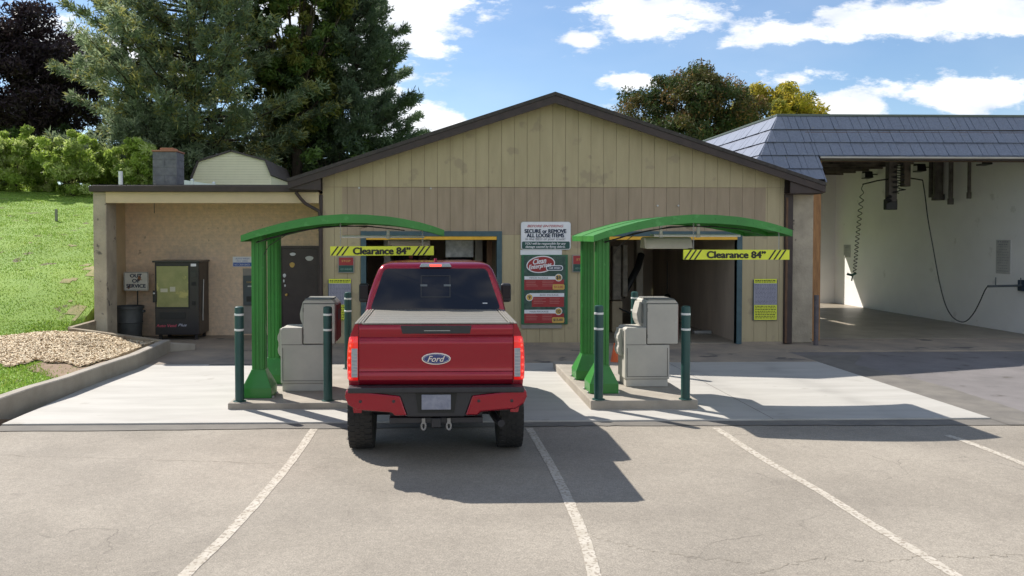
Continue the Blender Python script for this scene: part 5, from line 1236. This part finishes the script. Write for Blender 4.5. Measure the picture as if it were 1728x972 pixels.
# side glass, windscreen
for s in (-1,1):
    def sx(z): return s*(float(np.interp(z,[Zb,1.75,1.95,2.07],[.90,.855,.79,.74]))+.004)
    for (ya,yb,yc,yd) in ((1.80,2.62,2.62,1.86),(2.70,3.62,3.05,2.70)):
        mb = quadpanel((sx(1.58),ya,1.58),(sx(1.58),yb,1.58),(sx(2.05),yc,2.05),(sx(2.05),yd,2.05),.004,(s,0,0)); tb(mb,'side_window',M['glass'])
    # door seams and handle
    for ya in (1.72,2.66,3.72):
        mb = MB(); rows=[[(s*(HW(z)+.0015),ya,z),(s*(HW(z)+.0015),ya+.008,z)] for z in np.linspace(.66,1.53,8)]; mb.grid(rows); tb(mb,'door_seam',M['seam'])
    for ya in (1.85,2.78): mb = MB(); mb.box((s*.94,ya,1.30),(s*.985,ya+.16,1.33)); tb(mb,'door_handle',M['red'],bevel=.008)
    # mirrors
    mb = MB(); mb.box((s*.98,3.30,1.52),(s*1.13,3.42,1.80)); mr_ = tb(mb,'wing_mirror',M['trim'],bevel=.035,seg=3)
    mb = MB(); mb.box((s*.995,3.292,1.58),(s*1.115,3.299,1.77)); tb(mb,'mirror_glass',M['glass'],mr_,bevel=.003)
    mb = MB(); mb.tube([(s*.86,3.45,1.62),(s*1.0,3.40,1.63)],.025,8); mb.tube([(s*.87,3.45,1.56),(s*1.0,3.40,1.55)],.02,8); tb(mb,'mirror_arm',M['trim'],mr_)
mb = quadpanel((-.80,3.90,1.60),(.80,3.90,1.60),(.66,3.06,2.07),(-.66,3.06,2.07),.006,(0,.5,.8)); mb.v=[(x,y+.03,z+.01) for x,y,z in mb.v]; tb(mb,'windscreen',M['glass'])
# high brake light
mb = MB(); mb.prism([(-.205,2.105),(.205,2.105),(.185,2.148),(-.185,2.148)],'y',1.685,1.80); hb2 = tb(mb,'high_brake_light',M['revlens'],bevel=.006)
mb = MB(); mb.box((-.075,1.678,2.112),(.075,1.684,2.14)); tb(mb,'lit_centre',M['lamphot'],hb2)
# roof antenna fin
mb = MB(); mb.prism([(1.95,2.165),(2.1,2.165),(2.0,2.21)],'x',-.02,.02); tb(mb,'roof_fin',M['red'],bevel=.006)
# tailgate: one profile run across
prof = [(.02,1.553),(-.012,1.553),(-.022,1.540),(-.022,1.452),(-.006,1.432),(-.002,1.42),(-.016,1.405),(-.020,1.34),(-.010,1.19),(-.008,1.10),(-.014,1.055),(-.002,1.045),(-.010,1.02),(-.012,.93),(.0,.912),(.04,.912),(.04,1.553)]
mb = MB(); rows = []
for x in np.linspace(-.822,.822,15): rows.append([(x, yy-.004*(1-(x/.822)**2), zz) for yy,zz in prof+[prof[0]]])
mb.grid(rows); mb.add(rows[0][:-1],[tuple(range(len(prof)))]); mb.add(rows[-1][:-1],[tuple(range(len(prof)))])
tg = tb(mb,'tailgate',M['red'],smooth=40)
mb = MB(); mb.prism([(-.38,1.545),(.38,1.545),(.36,1.458),(-.36,1.458)],'y',-.034,-.0235); hd = tb(mb,'handle_panel',M['trim'],tg,bevel=.006)
mb = MB(); mb.box((-.13,-.038,1.488),(.15,-.0345,1.494)); tb(mb,'handle_slot',M['galv'],tg)
def oval_t(rx,rz,y0,y1,z,m,name,par):
    mb = MB(); mb.prism([(math.cos(a)*rx, z+math.sin(a)*rz) for a in [2*math.pi*i/48 for i in range(48)]],'y',y0,y1); return tb(mb,name,m,par,bevel=.003)
em = oval_t(.155,.064,-.036,-.012,1.19,M['chrome'],'emblem',tg); oval_t(.143,.053,-.040,-.037,1.19,mat('emblem_blue',(.012,.03,.16),.25,clean=True,coat=.6),'emblem_face',em) if False else None
mb = MB(); mb.prism([(math.cos(a)*.142, 1.19+math.sin(a)*.052) for a in [2*math.pi*i/48 for i in range(48)]],'y',-.040,-.0365); tb(mb,'emblem_face',mat('emblem_blue',(.012,.03,.16),.25,clean=True,coat=.6),em)
mb = MB(); pp=[(math.cos(a)*.132, -.0415, 1.19+math.sin(a)*.044) for a in [2*math.pi*i/48 for i in range(49)]]; mb.tube(pp,.0016,4,caps=False); tb(mb,'emblem_ring',M['chrome'],em)
text(em,'Ford',(TX,TY-.041,TZ0+1.19),.062,M['chrome'],.185,bold=.0016,shear=.38,out=.001)
# seams between tailgate and bed
mb = MB(); [mb.box((s*.8225,.026,.92),(s*.831,.03,1.555)) for s in (-1,1)]; tb(mb,'gate_seam',M['seam'],split=True)
# tail lights wrapping the corner
for s in (-1,1):
    mb = MB(); rows = []
    zz = [.955,.97,1.05,1.15,1.25,1.35,1.41,1.425]
    for z in zz:
        hw = HW(z,.0)+.014; e = .012 if z in (zz[0],zz[-1]) else 0
        rows.append([(s*.836,.0+e,z),(s*.87,-.012+e,z),(s*(hw-.05),-.008+e,z),(s*(hw-.018),.006,z),(s*(hw-e),.04,z),(s*(hw+.002-e),.12,z),(s*(hw-.004),.20-(abs(z-1.19)*.12),z),(s*(hw-.04),.215,z)])
    mb.grid(rows); mb.add(rows[0],[tuple(range(8))]); mb.add(rows[-1],[tuple(range(8))])
    tl = tb(mb,'tail_light',M['lamp'],smooth=40)
    mb = MB(); mb.box((s*.838,-.020,.99),(s*.905,-.010,1.30)); rl = tb(mb,'reverse_lens',M['revlens'],tl,bevel=.01)
    mb = MB(); mb.box((s*.843,-.0225,.998),(s*.899,-.0205,1.292)); 
    mb2 = MB(); [mb2.box((s*.845,-.0226,1.0+k*.036),(s*.898,-.0206,1.006+k*.036)) for k in range(8)]; tb(mb2,'lens_ribs',M['galv'],rl)
    mb = MB()
    for z in (1.385,1.33,1.27,1.20,1.12,1.05,.985): mb.lathe((s*(HW(z)-.030),-.006,z),[(.012,0),(.012,-.012),(.006,-.015)],8,axis='y')
    tb(mb,'lit_bulbs',M['lamphot'],tl,smooth=True)
# bumper
mb = MB()
for s in (-1,1):
    mb.prism([(s*.957,.865),(s*.90,.882),(s*.86,.868),(s*.385,.815),(s*.31,.60),(s*.44,.60),(s*.47,.635),(s*.84,.665),(s*.93,.72),(s*.965,.80)],'y',-.13,.12)
tb(mb,'bumper_corner',M['red'],split=True,bevel=.018,seg=3)
mb = MB(); mb.box((-.93,-.155,.845),(.93,.02,.905)); mb.prism([(-.88,.87),(.88,.87),(.38,.80),(.30,.585),(-.30,.585),(-.38,.80)],'y',-.118,.02); tb(mb,'bumper_step',M['trim'],bevel=.012)
for x in (-.80,.80,.45,-.45): 
    mb = MB(); mb.lathe((x,-.13,.755),[(.016,0),(.016,-.006),(.01,-.008)],12,axis='y'); tb(mb,'parking_sensor',M['trim'],smooth=True)
mb = MB(); mb.prism([(-.22,.845),(.22,.845),(.19,.63),(-.19,.63)],'y',-.125,-.119); tb(mb,'plate_recess',M['seam'])
mb = MB(); mb.box((-.155,-.134,.665),(.155,-.126,.825)); tb(mb,'license_plate',mat('plate_pale',(.27,.28,.34),.5,(.17,.18,.24),11),bevel=.004)['label'] = 'pale plate without readable writing'
# hitch, chassis, axle, exhaust
mb = MB(); mb.box((-.50,-.04,.50),(.50,.06,.56)); mb.box((-.05,-.07,.46),(.05,.05,.56)); tb(mb,'hitch_bar',M['trim'],bevel=.006)
for s in (-1,1):
    mb = MB(); c = Vector((s*.135,-.06,.475)); mb.tube([c+Vector((.022*math.cos(a),0,.040*math.sin(a))) for a in [2*math.pi*i/12 for i in range(13)]],.011,6); mb.box((s*.135-.018,-.075,.50),(s*.135+.018,-.04,.56)); tb(mb,'tow_hook',mat('hook_steel',(.30,.29,.28),.5,metal=.5) if 'hook_steel' not in bpy.data.materials else bpy.data.materials['hook_steel'],smooth=True)
    mb = MB(); mb.box((s*.42,.05,.55),(s*.50,5.0,.68)); tb(mb,'frame_rail',M['trim'])
    mb = MB(); rows = []
    for a in range(12,169,8):
        q = R(a); yy, z2 = AX1+.53*math.cos(q), .46+.53*math.sin(q); yy2, z3 = AX1+.60*math.cos(q), .46+.60*math.sin(q)
        rows.append([(s*(HW(z2)-.02),yy,z2),(s*(HW(z2)+.045),yy,z2),(s*(HW(min(z3,1.5))+.04),yy2,z3),(s*(HW(min(z3,1.5))-.01),yy2,z3)])
    mb.grid(rows); tb(mb,'wheel_arch_flare',M['red'],smooth=40)
mb = MB(); mb.tube([(-.75,AX1,.43),(.75,AX1,.43)],.05,12); mb.lathe((0,AX1,.43),[(.03,-.13),(.12,-.10),(.16,0),(.12,.10),(.03,.13)],16,axis='y'); tb(mb,'rear_axle',M['trim'],smooth=True)
mb = MB(); mb.tube([(.62,2.5,.5),(.62,.5,.52),(.66,.12,.50),(.70,-.02,.49)],.04,12); tb(mb,'exhaust_pipe',M['trim'],smooth=True)
mb = MB(); mb.box((-.80,.1,.60),(.80,5.1,.66)); mb.box((-.66,.12,.661),(.66,1.59,.9)); tb(mb,'underbody',M['trim'])
def wheel(x,y,s):
    mb = MB(); w2 = .145; r = RW
    prof = [(r*.62,-w2*.9),(r*.82,-w2),(r*.94,-w2*.97),(r*.985,-w2*.78),(r*.988,0),(r*.985,w2*.78),(r*.94,w2*.97),(r*.82,w2),(r*.62,w2*.9)]
    mb.lathe((x,y,r),prof,48,axis='x')
    for k in range(34):
        a = 2*math.pi*k/34
        for (xa,xb,da) in ((-w2*.95,-w2*.40,0),(-w2*.34,-.004,.09),(.004,w2*.34,0),(w2*.40,w2*.95,.09)):
            a0, a1 = a+da, a+da+.115; ri, ro = r*.975, r
            mb.add([(x+xx, y+rr*math.cos(aa), r+rr*math.sin(aa)) for xx in (xa,xb) for (rr,aa) in ((ri,a0),(ri,a1),(ro,a1),(ro,a0))],[(0,1,2,3),(7,6,5,4),(0,4,5,1),(1,5,6,2),(2,6,7,3),(3,7,4,0)])
    t_ = tb(mb,'wheel',M['tyre'],smooth=30)
    mb = MB(); mb.lathe((x,y,r),[(r*.62,s*w2*.9),(r*.60,s*w2*.95),(r*.56,s*w2*.6),(r*.2,s*w2*.5),(r*.18,s*w2*.75),(.02,s*w2*.8)],36,axis='x'); rim = tb(mb,'rim',M['steel'],t_,smooth=30)
    mb = MB()
    for k in range(8):
        a = 2*math.pi*k/8; mb.tube([(x+s*w2*.72,y+r*.16*math.cos(a),r+r*.16*math.sin(a)),(x+s*w2*.80,y+r*.56*math.cos(a),r+r*.56*math.sin(a))],.022,6)
    tb(mb,'spokes',M['steel'],t_,smooth=True)
for y in (AX1,AX2):
    for s in (-1,1): wheel(s*(.865 if y==AX1 else .82),y,s)
# bed cover: side rails and slats
mb = MB()
for s in (-1,1):
    for (a,b,z) in ((.872,.842,1.568),(.834,.810,1.574),(.802,.780,1.577)): mb.box((s*a,.02,1.556),(s*b,1.60,z))
tb(mb,'cover_rail',M['cover'],split=True,bevel=.005)
mb = MB(); y_ = .03; k = 0
while y_ < 1.58:
    mb.box((-.772,y_,1.555),(.772,min(y_+.205,1.595),1.570)); y_ += .225
mb.box((-.79,-.012,1.556),(.79,.026,1.574))
tb(mb,'cover_slats',M['cover'],bevel=.006)
# headlights and grille for other viewpoints
for s in (-1,1): mb = MB(); mb.box((s*.52,5.2,1.0),(s*.78,5.285,1.22)); tb(mb,'headlight',M['revlens'],bevel=.02)
mb = MB(); mb.box((-.5,5.2,.85),(.5,5.29,1.25)); tb(mb,'grille',M['chrome'],bevel=.02)
mb = MB(); mb.box((-.86,5.15,.55),(.86,5.36,.80)); tb(mb,'front_bumper',M['chrome'],bevel=.03)

# ------------------------------------------------------------------ shed and fence behind
t = thing('garden_shed', 'cream sided shed with dark gambrel roof beyond the annex roof', 'shed', at(390,312,35))
SHY = 35.0; gp = [at(x,y_,SHY) for x,y_ in ((325,345),(325,300),(336,273),(390.5,256),(447,271.5),(457,296),(457,345))]
P2 = [(p.x,p.z) for p in gp]; zb_ = 3.0
mb = MB(); mb.prism([(P2[0][0],zb_)]+P2[1:6]+[(P2[5][0],zb_)],'y',SHY,SHY+4.8); sw = mb.build('wall', M['cream'], t)
mb = MB(); 
z = 3.3
while z < 6.1:
    xs2 = []
    P_ = P2[1:6]
    def xat(z, side):
        seq = P_[:3] if side < 0 else P_[2:]
        for (xa,za),(xb,zb2) in zip(seq[:-1],seq[1:]):
            if min(za,zb2) <= z <= max(za,zb2): return xa+(xb-xa)*(z-za)/(zb2-za)
        return seq[0][0] if side < 0 else seq[-1][0]
    a_, b_ = xat(z,-1), xat(z,1)
    if b_-a_ > .2: mb.box((a_+.02,SHY-.018,z),(b_-.02,SHY-.001,z+.012))
    z += .11
mb.build('siding_lines', mat('siding_lap',(.70,.65,.48),.7), t)
mb = MB(); off = .07
for (i,j) in ((1,2),(2,3),(3,4),(4,5)):
    a_, b_ = P2[i], P2[j]; dx, dz = b_[0]-a_[0], b_[1]-a_[1]; L = math.hypot(dx,dz); nx_, nz_ = -dz/L, dx/L
    if nz_ < 0: nx_, nz_ = -nx_, -nz_
    e0 = .0; ex, ez = dx/L*.03, dz/L*.03
    mb.prism([(a_[0]-ex+nx_*.005,a_[1]-ez+nz_*.005),(b_[0]+ex+nx_*.005,b_[1]+ez+nz_*.005),(b_[0]+ex+nx_*off,b_[1]+ez+nz_*off),(a_[0]-ex+nx_*off,a_[1]-ez+nz_*off)],'y',SHY-.12,SHY+5)
mb.build('roof', mat('shed_shingle',(.075,.06,.065),.9,(.12,.10,.10),14,bump=.5), t)
t = thing('vinyl_fence', 'low white vinyl fence running down behind the annex roof', 'fence', at(330,306,31.5))
f0, f1 = at(298,302,31.5), at(372,312.5,30.9); mb = MB()
mb.add([(f0.x,31.5,f0.z-.9),(f1.x,30.9,f1.z-.9),(f1.x,30.9,f1.z),(f0.x,31.5,f0.z),(f0.x,31.54,f0.z-.9),(f1.x,30.94,f1.z-.9),(f1.x,30.94,f1.z),(f0.x,31.54,f0.z)],[(0,1,2,3),(7,6,5,4),(3,2,6,7),(0,4,5,1),(0,3,7,4),(1,5,6,2)]); mb.build('panel', M['signwhite'], t)
for u in (.0,.36,.85):
    p = f0.lerp(f1,u); mb = MB(); mb.box((p.x-.055,p.y-.05,p.z-1.1),(p.x+.055,p.y+.06,p.z+.04)); ps = mb.build('post', M['signwhite'], t, bevel=.005)
    mb = MB(); mb.add([(p.x-.07,p.y-.065,p.z+.041),(p.x+.07,p.y-.065,p.z+.041),(p.x+.07,p.y+.075,p.z+.041),(p.x-.07,p.y+.075,p.z+.041),(p.x,p.y,p.z+.11)],[(0,1,2,3),(0,1,4),(1,2,4),(2,3,4),(3,0,4)]); mb.build('cap', M['signwhite'], ps)
# stake in the lawn
p = at(95,366,26); zz = float(hterr(p.x,26)); mb = MB(); mb.box((p.x-.035,25.97,zz-.05),(p.x+.035,26.03,zz+.36)); mb.add([(p.x-.035,25.97,zz+.36),(p.x+.035,25.97,zz+.36),(p.x+.035,26.03,zz+.36),(p.x-.035,26.03,zz+.36),(p.x,26,zz+.40)],[(0,1,4),(1,2,4),(2,3,4),(3,0,4)])
tag(mb.build('lawn_stake', mat('stake_wood',(.25,.25,.2),.8)), 'short grey wooden stake standing in the lawn', 'stake')

# ------------------------------------------------------------------ trees
def leafmat(name, c, c2, tr=.35): return mat(name, c, .6, c2, .55, coords='World', trans=tr, detail=3, spec=.3)
def leaves(c, size, rng, asp=.6, flat=0.0):
    n = len(c); d = rng.normal(size=(n,3)); d /= np.linalg.norm(d,axis=1)[:,None]
    e = rng.normal(size=(n,3)); e[:,2] *= (1-flat); e -= (e*d).sum(1)[:,None]*d; e /= np.linalg.norm(e,axis=1)[:,None]+1e-9
    s = (size*rng.uniform(.6,1.3,n))[:,None]
    return np.stack([c-d*s, c+e*s*asp*.5-d*s*.1, c+d*s, c-e*s*asp*.5-d*s*.1],1).reshape(-1,3)
def broadleaf(name, label, cat, base, H, cz, rx, rz, nclump, per, size, mats, seed, group=None, trunk_r=.18, crown_gap=.0, pmix=None, stems=1, rough=.28, cl=(.10,.22)):
    rng = np.random.RandomState(seed); t = thing(name, label, cat, base, group)
    b = np.array(base); cc = b+np.array([0,0,cz])
    d = rng.normal(size=(nclump,3)); d /= np.linalg.norm(d,axis=1)[:,None]
    rr = rng.uniform(.25,1.0,nclump)**.5
    lob = 1+rough*np.sin(d[:,0]*4+seed)*np.sin(d[:,2]*5+seed*2)+rough*.6*np.sin(d[:,1]*6+d[:,2]*9+seed)
    cen = cc + d*rr[:,None]*np.array([rx,rx*.9,rz])*lob[:,None]
    cr = rx*rng.uniform(cl[0],cl[1],nclump)
    k = rng.randint(0,nclump,nclump*per); g = rng.normal(size=(len(k),3)); g /= (np.linalg.norm(g,axis=1)[:,None]); g *= rng.uniform(0,1,len(k))[:,None]**.45
    c = cen[k]+g*cr[k][:,None]*np.array([1,1,.75])
    V = leaves(c, size, rng); cm = rng.choice(len(mats), nclump, p=pmix); mi = np.where(rng.rand(len(k))<.75, cm[k], rng.choice(len(mats),len(k),p=pmix))
    cw = np_mesh('crown', V, 4, mats, t, mi)
    mb = MB(); top = Vector(base)+Vector((0,0,max(cz-rz*.2,.2*H)))
    for s in range(stems):
        an = rng.uniform(0,6.28); o = Vector((math.cos(an),math.sin(an),0))*(trunk_r*1.6 if stems>1 else 0)
        tp = top+o*(3 if stems>1 else 0); mid = (Vector(base)+tp)/2+Vector((rng.uniform(-.1,.1)*rx*.4,0,0)); mb.tube([Vector(base)+o-Vector((0,0,.25)), mid+o, tp],[trunk_r,trunk_r*.75,trunk_r*.45],8)
    mb.build('trunk', M['bark'], t, smooth=True)
    mb = MB()
    for i in range(min(34,nclump)):
        q = Vector(cen[i]); st = Vector(base)+Vector((0,0,1))*min(cz*.95,max(.3,(cz-rz*.75))*rng.uniform(.8,1.4)); mid = st.lerp(q,.5)+Vector((0,0,-.08*rx)); mb.tube([st,mid,q],[trunk_r*.38,trunk_r*.22,trunk_r*.06],5,caps=False)
    mb.build('limbs', M['bark'], t, smooth=True)
    return t
def pine(name, label, base, H, R0, z0, nwh, nbr, mats, seed, shape=1.0, needle=.32, tufts=34, per=9, lean=0, pw=.8, group=None):
    rng = np.random.RandomState(seed); t = thing(name, label, 'tree', base, group); B = Vector(base)
    C = []; Dr = []; mb = MB()
    for i in range(nwh):
        f = i/(nwh-1); z = z0+(H-z0)*f**.92
        L = R0*(1-f**1.15)**pw*(.35+.65*min(1,(f+.12)/.22)) + .35
        a0 = rng.uniform(0,6.28)
        for k in range(nbr):
            l = L*rng.uniform(.55,1.18); a = a0+k*6.283/nbr+rng.uniform(-.35,.35); up = rng.uniform(-.05,.22)+.35*f
            dr = Vector((math.cos(a),math.sin(a),0)); st = B+Vector((lean*f,0,z+rng.uniform(-.3,.3)))
            pts = [st, st+dr*l*.5+Vector((0,0,l*up*.35)), st+dr*l+Vector((0,0,l*up*1.0+.12*l))]
            mb.tube(pts,[.05+.02*l*.3,.035,.01],4,caps=False)
            nt = int(tufts*l/R0*1.3)+6; s = rng.uniform(.22,1,nt)**.75
            for q in s:
                p = pts[0].lerp(pts[1],q*2) if q<.5 else pts[1].lerp(pts[2],q*2-1)
                wd = l*.26*(1.15-q)+.15; sd = dr.cross(Vector((0,0,1)))*rng.uniform(-1,1)*wd
                C.append(p+sd+Vector((0,0,rng.uniform(-.10,.16)))); Dr.append(dr+sd*.8+Vector((0,0,.45)))
    mb.build('branches', M['bark'], t, smooth=True)
    C = np.array(C); Dr = np.array(Dr); Dr /= np.linalg.norm(Dr,axis=1)[:,None]; n = len(C)
    k = np.repeat(np.arange(n),per); d = Dr[k]*.9+rng.normal(size=(len(k),3))*.75; d /= np.linalg.norm(d,axis=1)[:,None]
    l = (needle*rng.uniform(.6,1.25,len(k)))[:,None]; e = rng.normal(size=(len(k),3)); e -= (e*d).sum(1)[:,None]*d; e /= np.linalg.norm(e,axis=1)[:,None]; wq = needle*.10
    c = C[k]+rng.normal(size=(len(k),3))*.07
    V = np.stack([c-e*wq*.6, c+d*l*.5+e*wq, c+d*l, c+d*l*.5-e*wq],1).reshape(-1,3)
    cm = rng.choice(len(mats),n); np_mesh('crown', V, 4, mats, t, cm[k])
    mb = MB(); mb.tube([B-Vector((0,0,.3)),B+Vector((lean*.5,0,H*.5)),B+Vector((lean,0,H))],[.30,.2,.03],10); mb.build('trunk', M['bark'], t, smooth=True)
    return t
def base(px, Y): p = at(px,300,Y); return (p.x, Y, float(hterr(p.x,Y))-.02)
PN = [leafmat('pine_mid',(.21,.27,.15),(.15,.20,.11),0.45), leafmat('pine_pale',(.34,.40,.25),(.26,.32,.18),0.45), leafmat('pine_dark',(.13,.175,.10),(.10,.135,.08),0.4), leafmat('pine_olive',(.34,.34,.11),(.25,.25,.09),0.45)]
PD = [leafmat('dark_pine_a',(.115,.165,.095),(.08,.12,.07),0.4), leafmat('dark_pine_b',(.17,.23,.13),(.12,.16,.095),0.4)]
BL = [leafmat('leaf_green',(0.125,0.200,0.044),(0.094,0.150,0.035)), leafmat('leaf_olive',(.20,.21,.045),(.14,.15,.03)), leafmat('leaf_dark',(.045,.08,.022),(.036,.06,.018))]
PU = [leafmat('leaf_purple',(.035,.022,.028),(.025,.015,.02),.2), leafmat('leaf_plum',(.05,.03,.035),(.035,.02,.025),.2)]
SH = [leafmat('shrub_light',(0.381,0.493,0.095),(0.269,0.370,0.067),.5), leafmat('shrub_mid',(0.230,0.322,0.063),(0.172,0.241,0.046),.45), leafmat('shrub_pale',(0.572,0.638,0.264),(0.418,0.495,0.165),.5)]
OR = [leafmat('leaf_rust',(.21,.13,.045),(.15,.10,.035)), leafmat('leaf_deepgreen',(.065,.10,.03),(.05,.075,.024)), leafmat('leaf_brown',(.12,.11,.035),(.09,.085,.028))]
YE = [leafmat('leaf_yellow',(.50,.40,.05),(.36,.31,.04),.5), leafmat('leaf_yellowgreen',(.24,.25,.045),(.17,.18,.035),.45)]
def crown_at(px,py,Y): return at(px,py,Y)
def bl(name,label,px,py,rxp,rzp,Y,nc,per,size,mats,seed,**kw):
    c = at(px,py,Y); sc = F_PX/Y; b = base(px,Y); return broadleaf(name,label,kw.pop('cat','tree'),(c.x,Y,b[2]),c.z-b[2]+rzp/sc,c.z-b[2],rxp/sc,rzp/sc,nc,per,size,mats,seed,**kw)
bl('purple_maple','dark purple leaved tree at the far end of the lawn',15,140,150,122,46,330,240,.15,PU,3,trunk_r=.3,rough=.08)
pine('white_pine','tall broad grey green pine with layered boughs behind the shrubs',base(325,39),15.0,7.0,.9,24,9,PN,5,pw=.92,needle=.30,tufts=66,per=12)
pine('white_pine','dark narrow pine with ragged boughs above the gable roof edge',base(598,43),10.4,3.5,.5,18,8,PD,9,pw=.36,needle=.28,tufts=62,per=12)
pine('young_pine','slender open pine with a bare leaning top left of the broad pine',base(238,39),10.2,2.3,4.0,8,4,PN[:2],21,pw=.5,needle=.28,tufts=20,per=9,lean=-1.1)
bl('broadleaf_tree','tall green broadleaf tree with yellowing leaves between the two pines',500,40,95,190,40.5,230,240,.15,BL,12,trunk_r=.3,rough=.15)
pine('cedar','small bright green cedar behind the shed roof',base(487,42.5),5.4,2.6,.2,14,8,[PN[3],PN[0]],33,pw=.8,needle=.22,tufts=40,per=10)
pine('cedar','pale green conifer low behind the broad pine, left of the shed',base(255,36.5),3.6,3.0,.2,12,8,[PN[1],PN[0]],35,pw=.7,needle=.25,tufts=40,per=10)
bl('round_tree','round dense tree turning rust brown behind the gable roof',1160,226,122,116,46,330,260,.12,OR,8,trunk_r=.3,pmix=[.28,.47,.25],rough=.06)
bl('yellow_tree','yellow leaved tree behind the grey mansard roof',1305,200,88,62,60,130,170,.17,YE,17,trunk_r=.25,pmix=[.55,.45],rough=.15)
gS = 'leafy shrubs in a row along the top of the lawn'
for i,(px,Y,wd,hp,lb) in enumerate(((-35,33,60,50,'shrub at the outer end of the row, cut by the picture edge'),(22,33,42,48,'tall bright green shrub with one bare stem, in front of the purple tree'),(72,34.5,36,40,'low shrub between the two stemmed shrubs'),(122,32.2,46,46,'bright green spreading shrub with short bare stems on the lawn edge'),(178,34,38,38,'pale leaved shrub left of the vent pipe'),(232,32.8,40,42,'bright green shrub right behind the block chimney'))):
    sc = F_PX/Y; b = base(px,Y); gy_ = 400-(b[2]-CAMH)*sc
    broadleaf('leafy_shrub', lb, 'shrub', b, 2*hp/sc, (hp+2)/sc, wd*1.0/sc, hp*1.08/sc, 70, 170, .10, SH, 40+i, cl=(.14,.34), group=gS, trunk_r=.05, stems=3, pmix=[.5,.25,.25], rough=.38)
for i,(px,Y,lb) in enumerate(((60,44,'dark hedge bush under the purple tree'),(170,44,'dark hedge bush under the open pine'),(330,42,'dark hedge bush behind the block chimney and shed'),(420,45,'dark hedge bush behind the shed'),(560,41,'dark hedge bush beside the gable roof slope'))):
    sc = F_PX/Y; b = base(px,Y); broadleaf('hedge_bush', lb, 'bush', b, 4, 1.7, 3.0, 1.9, 45, 150, .15, [BL[2],PD[0],BL[0]], 60+i, group='dark bushes under the trees', trunk_r=.1, stems=2)
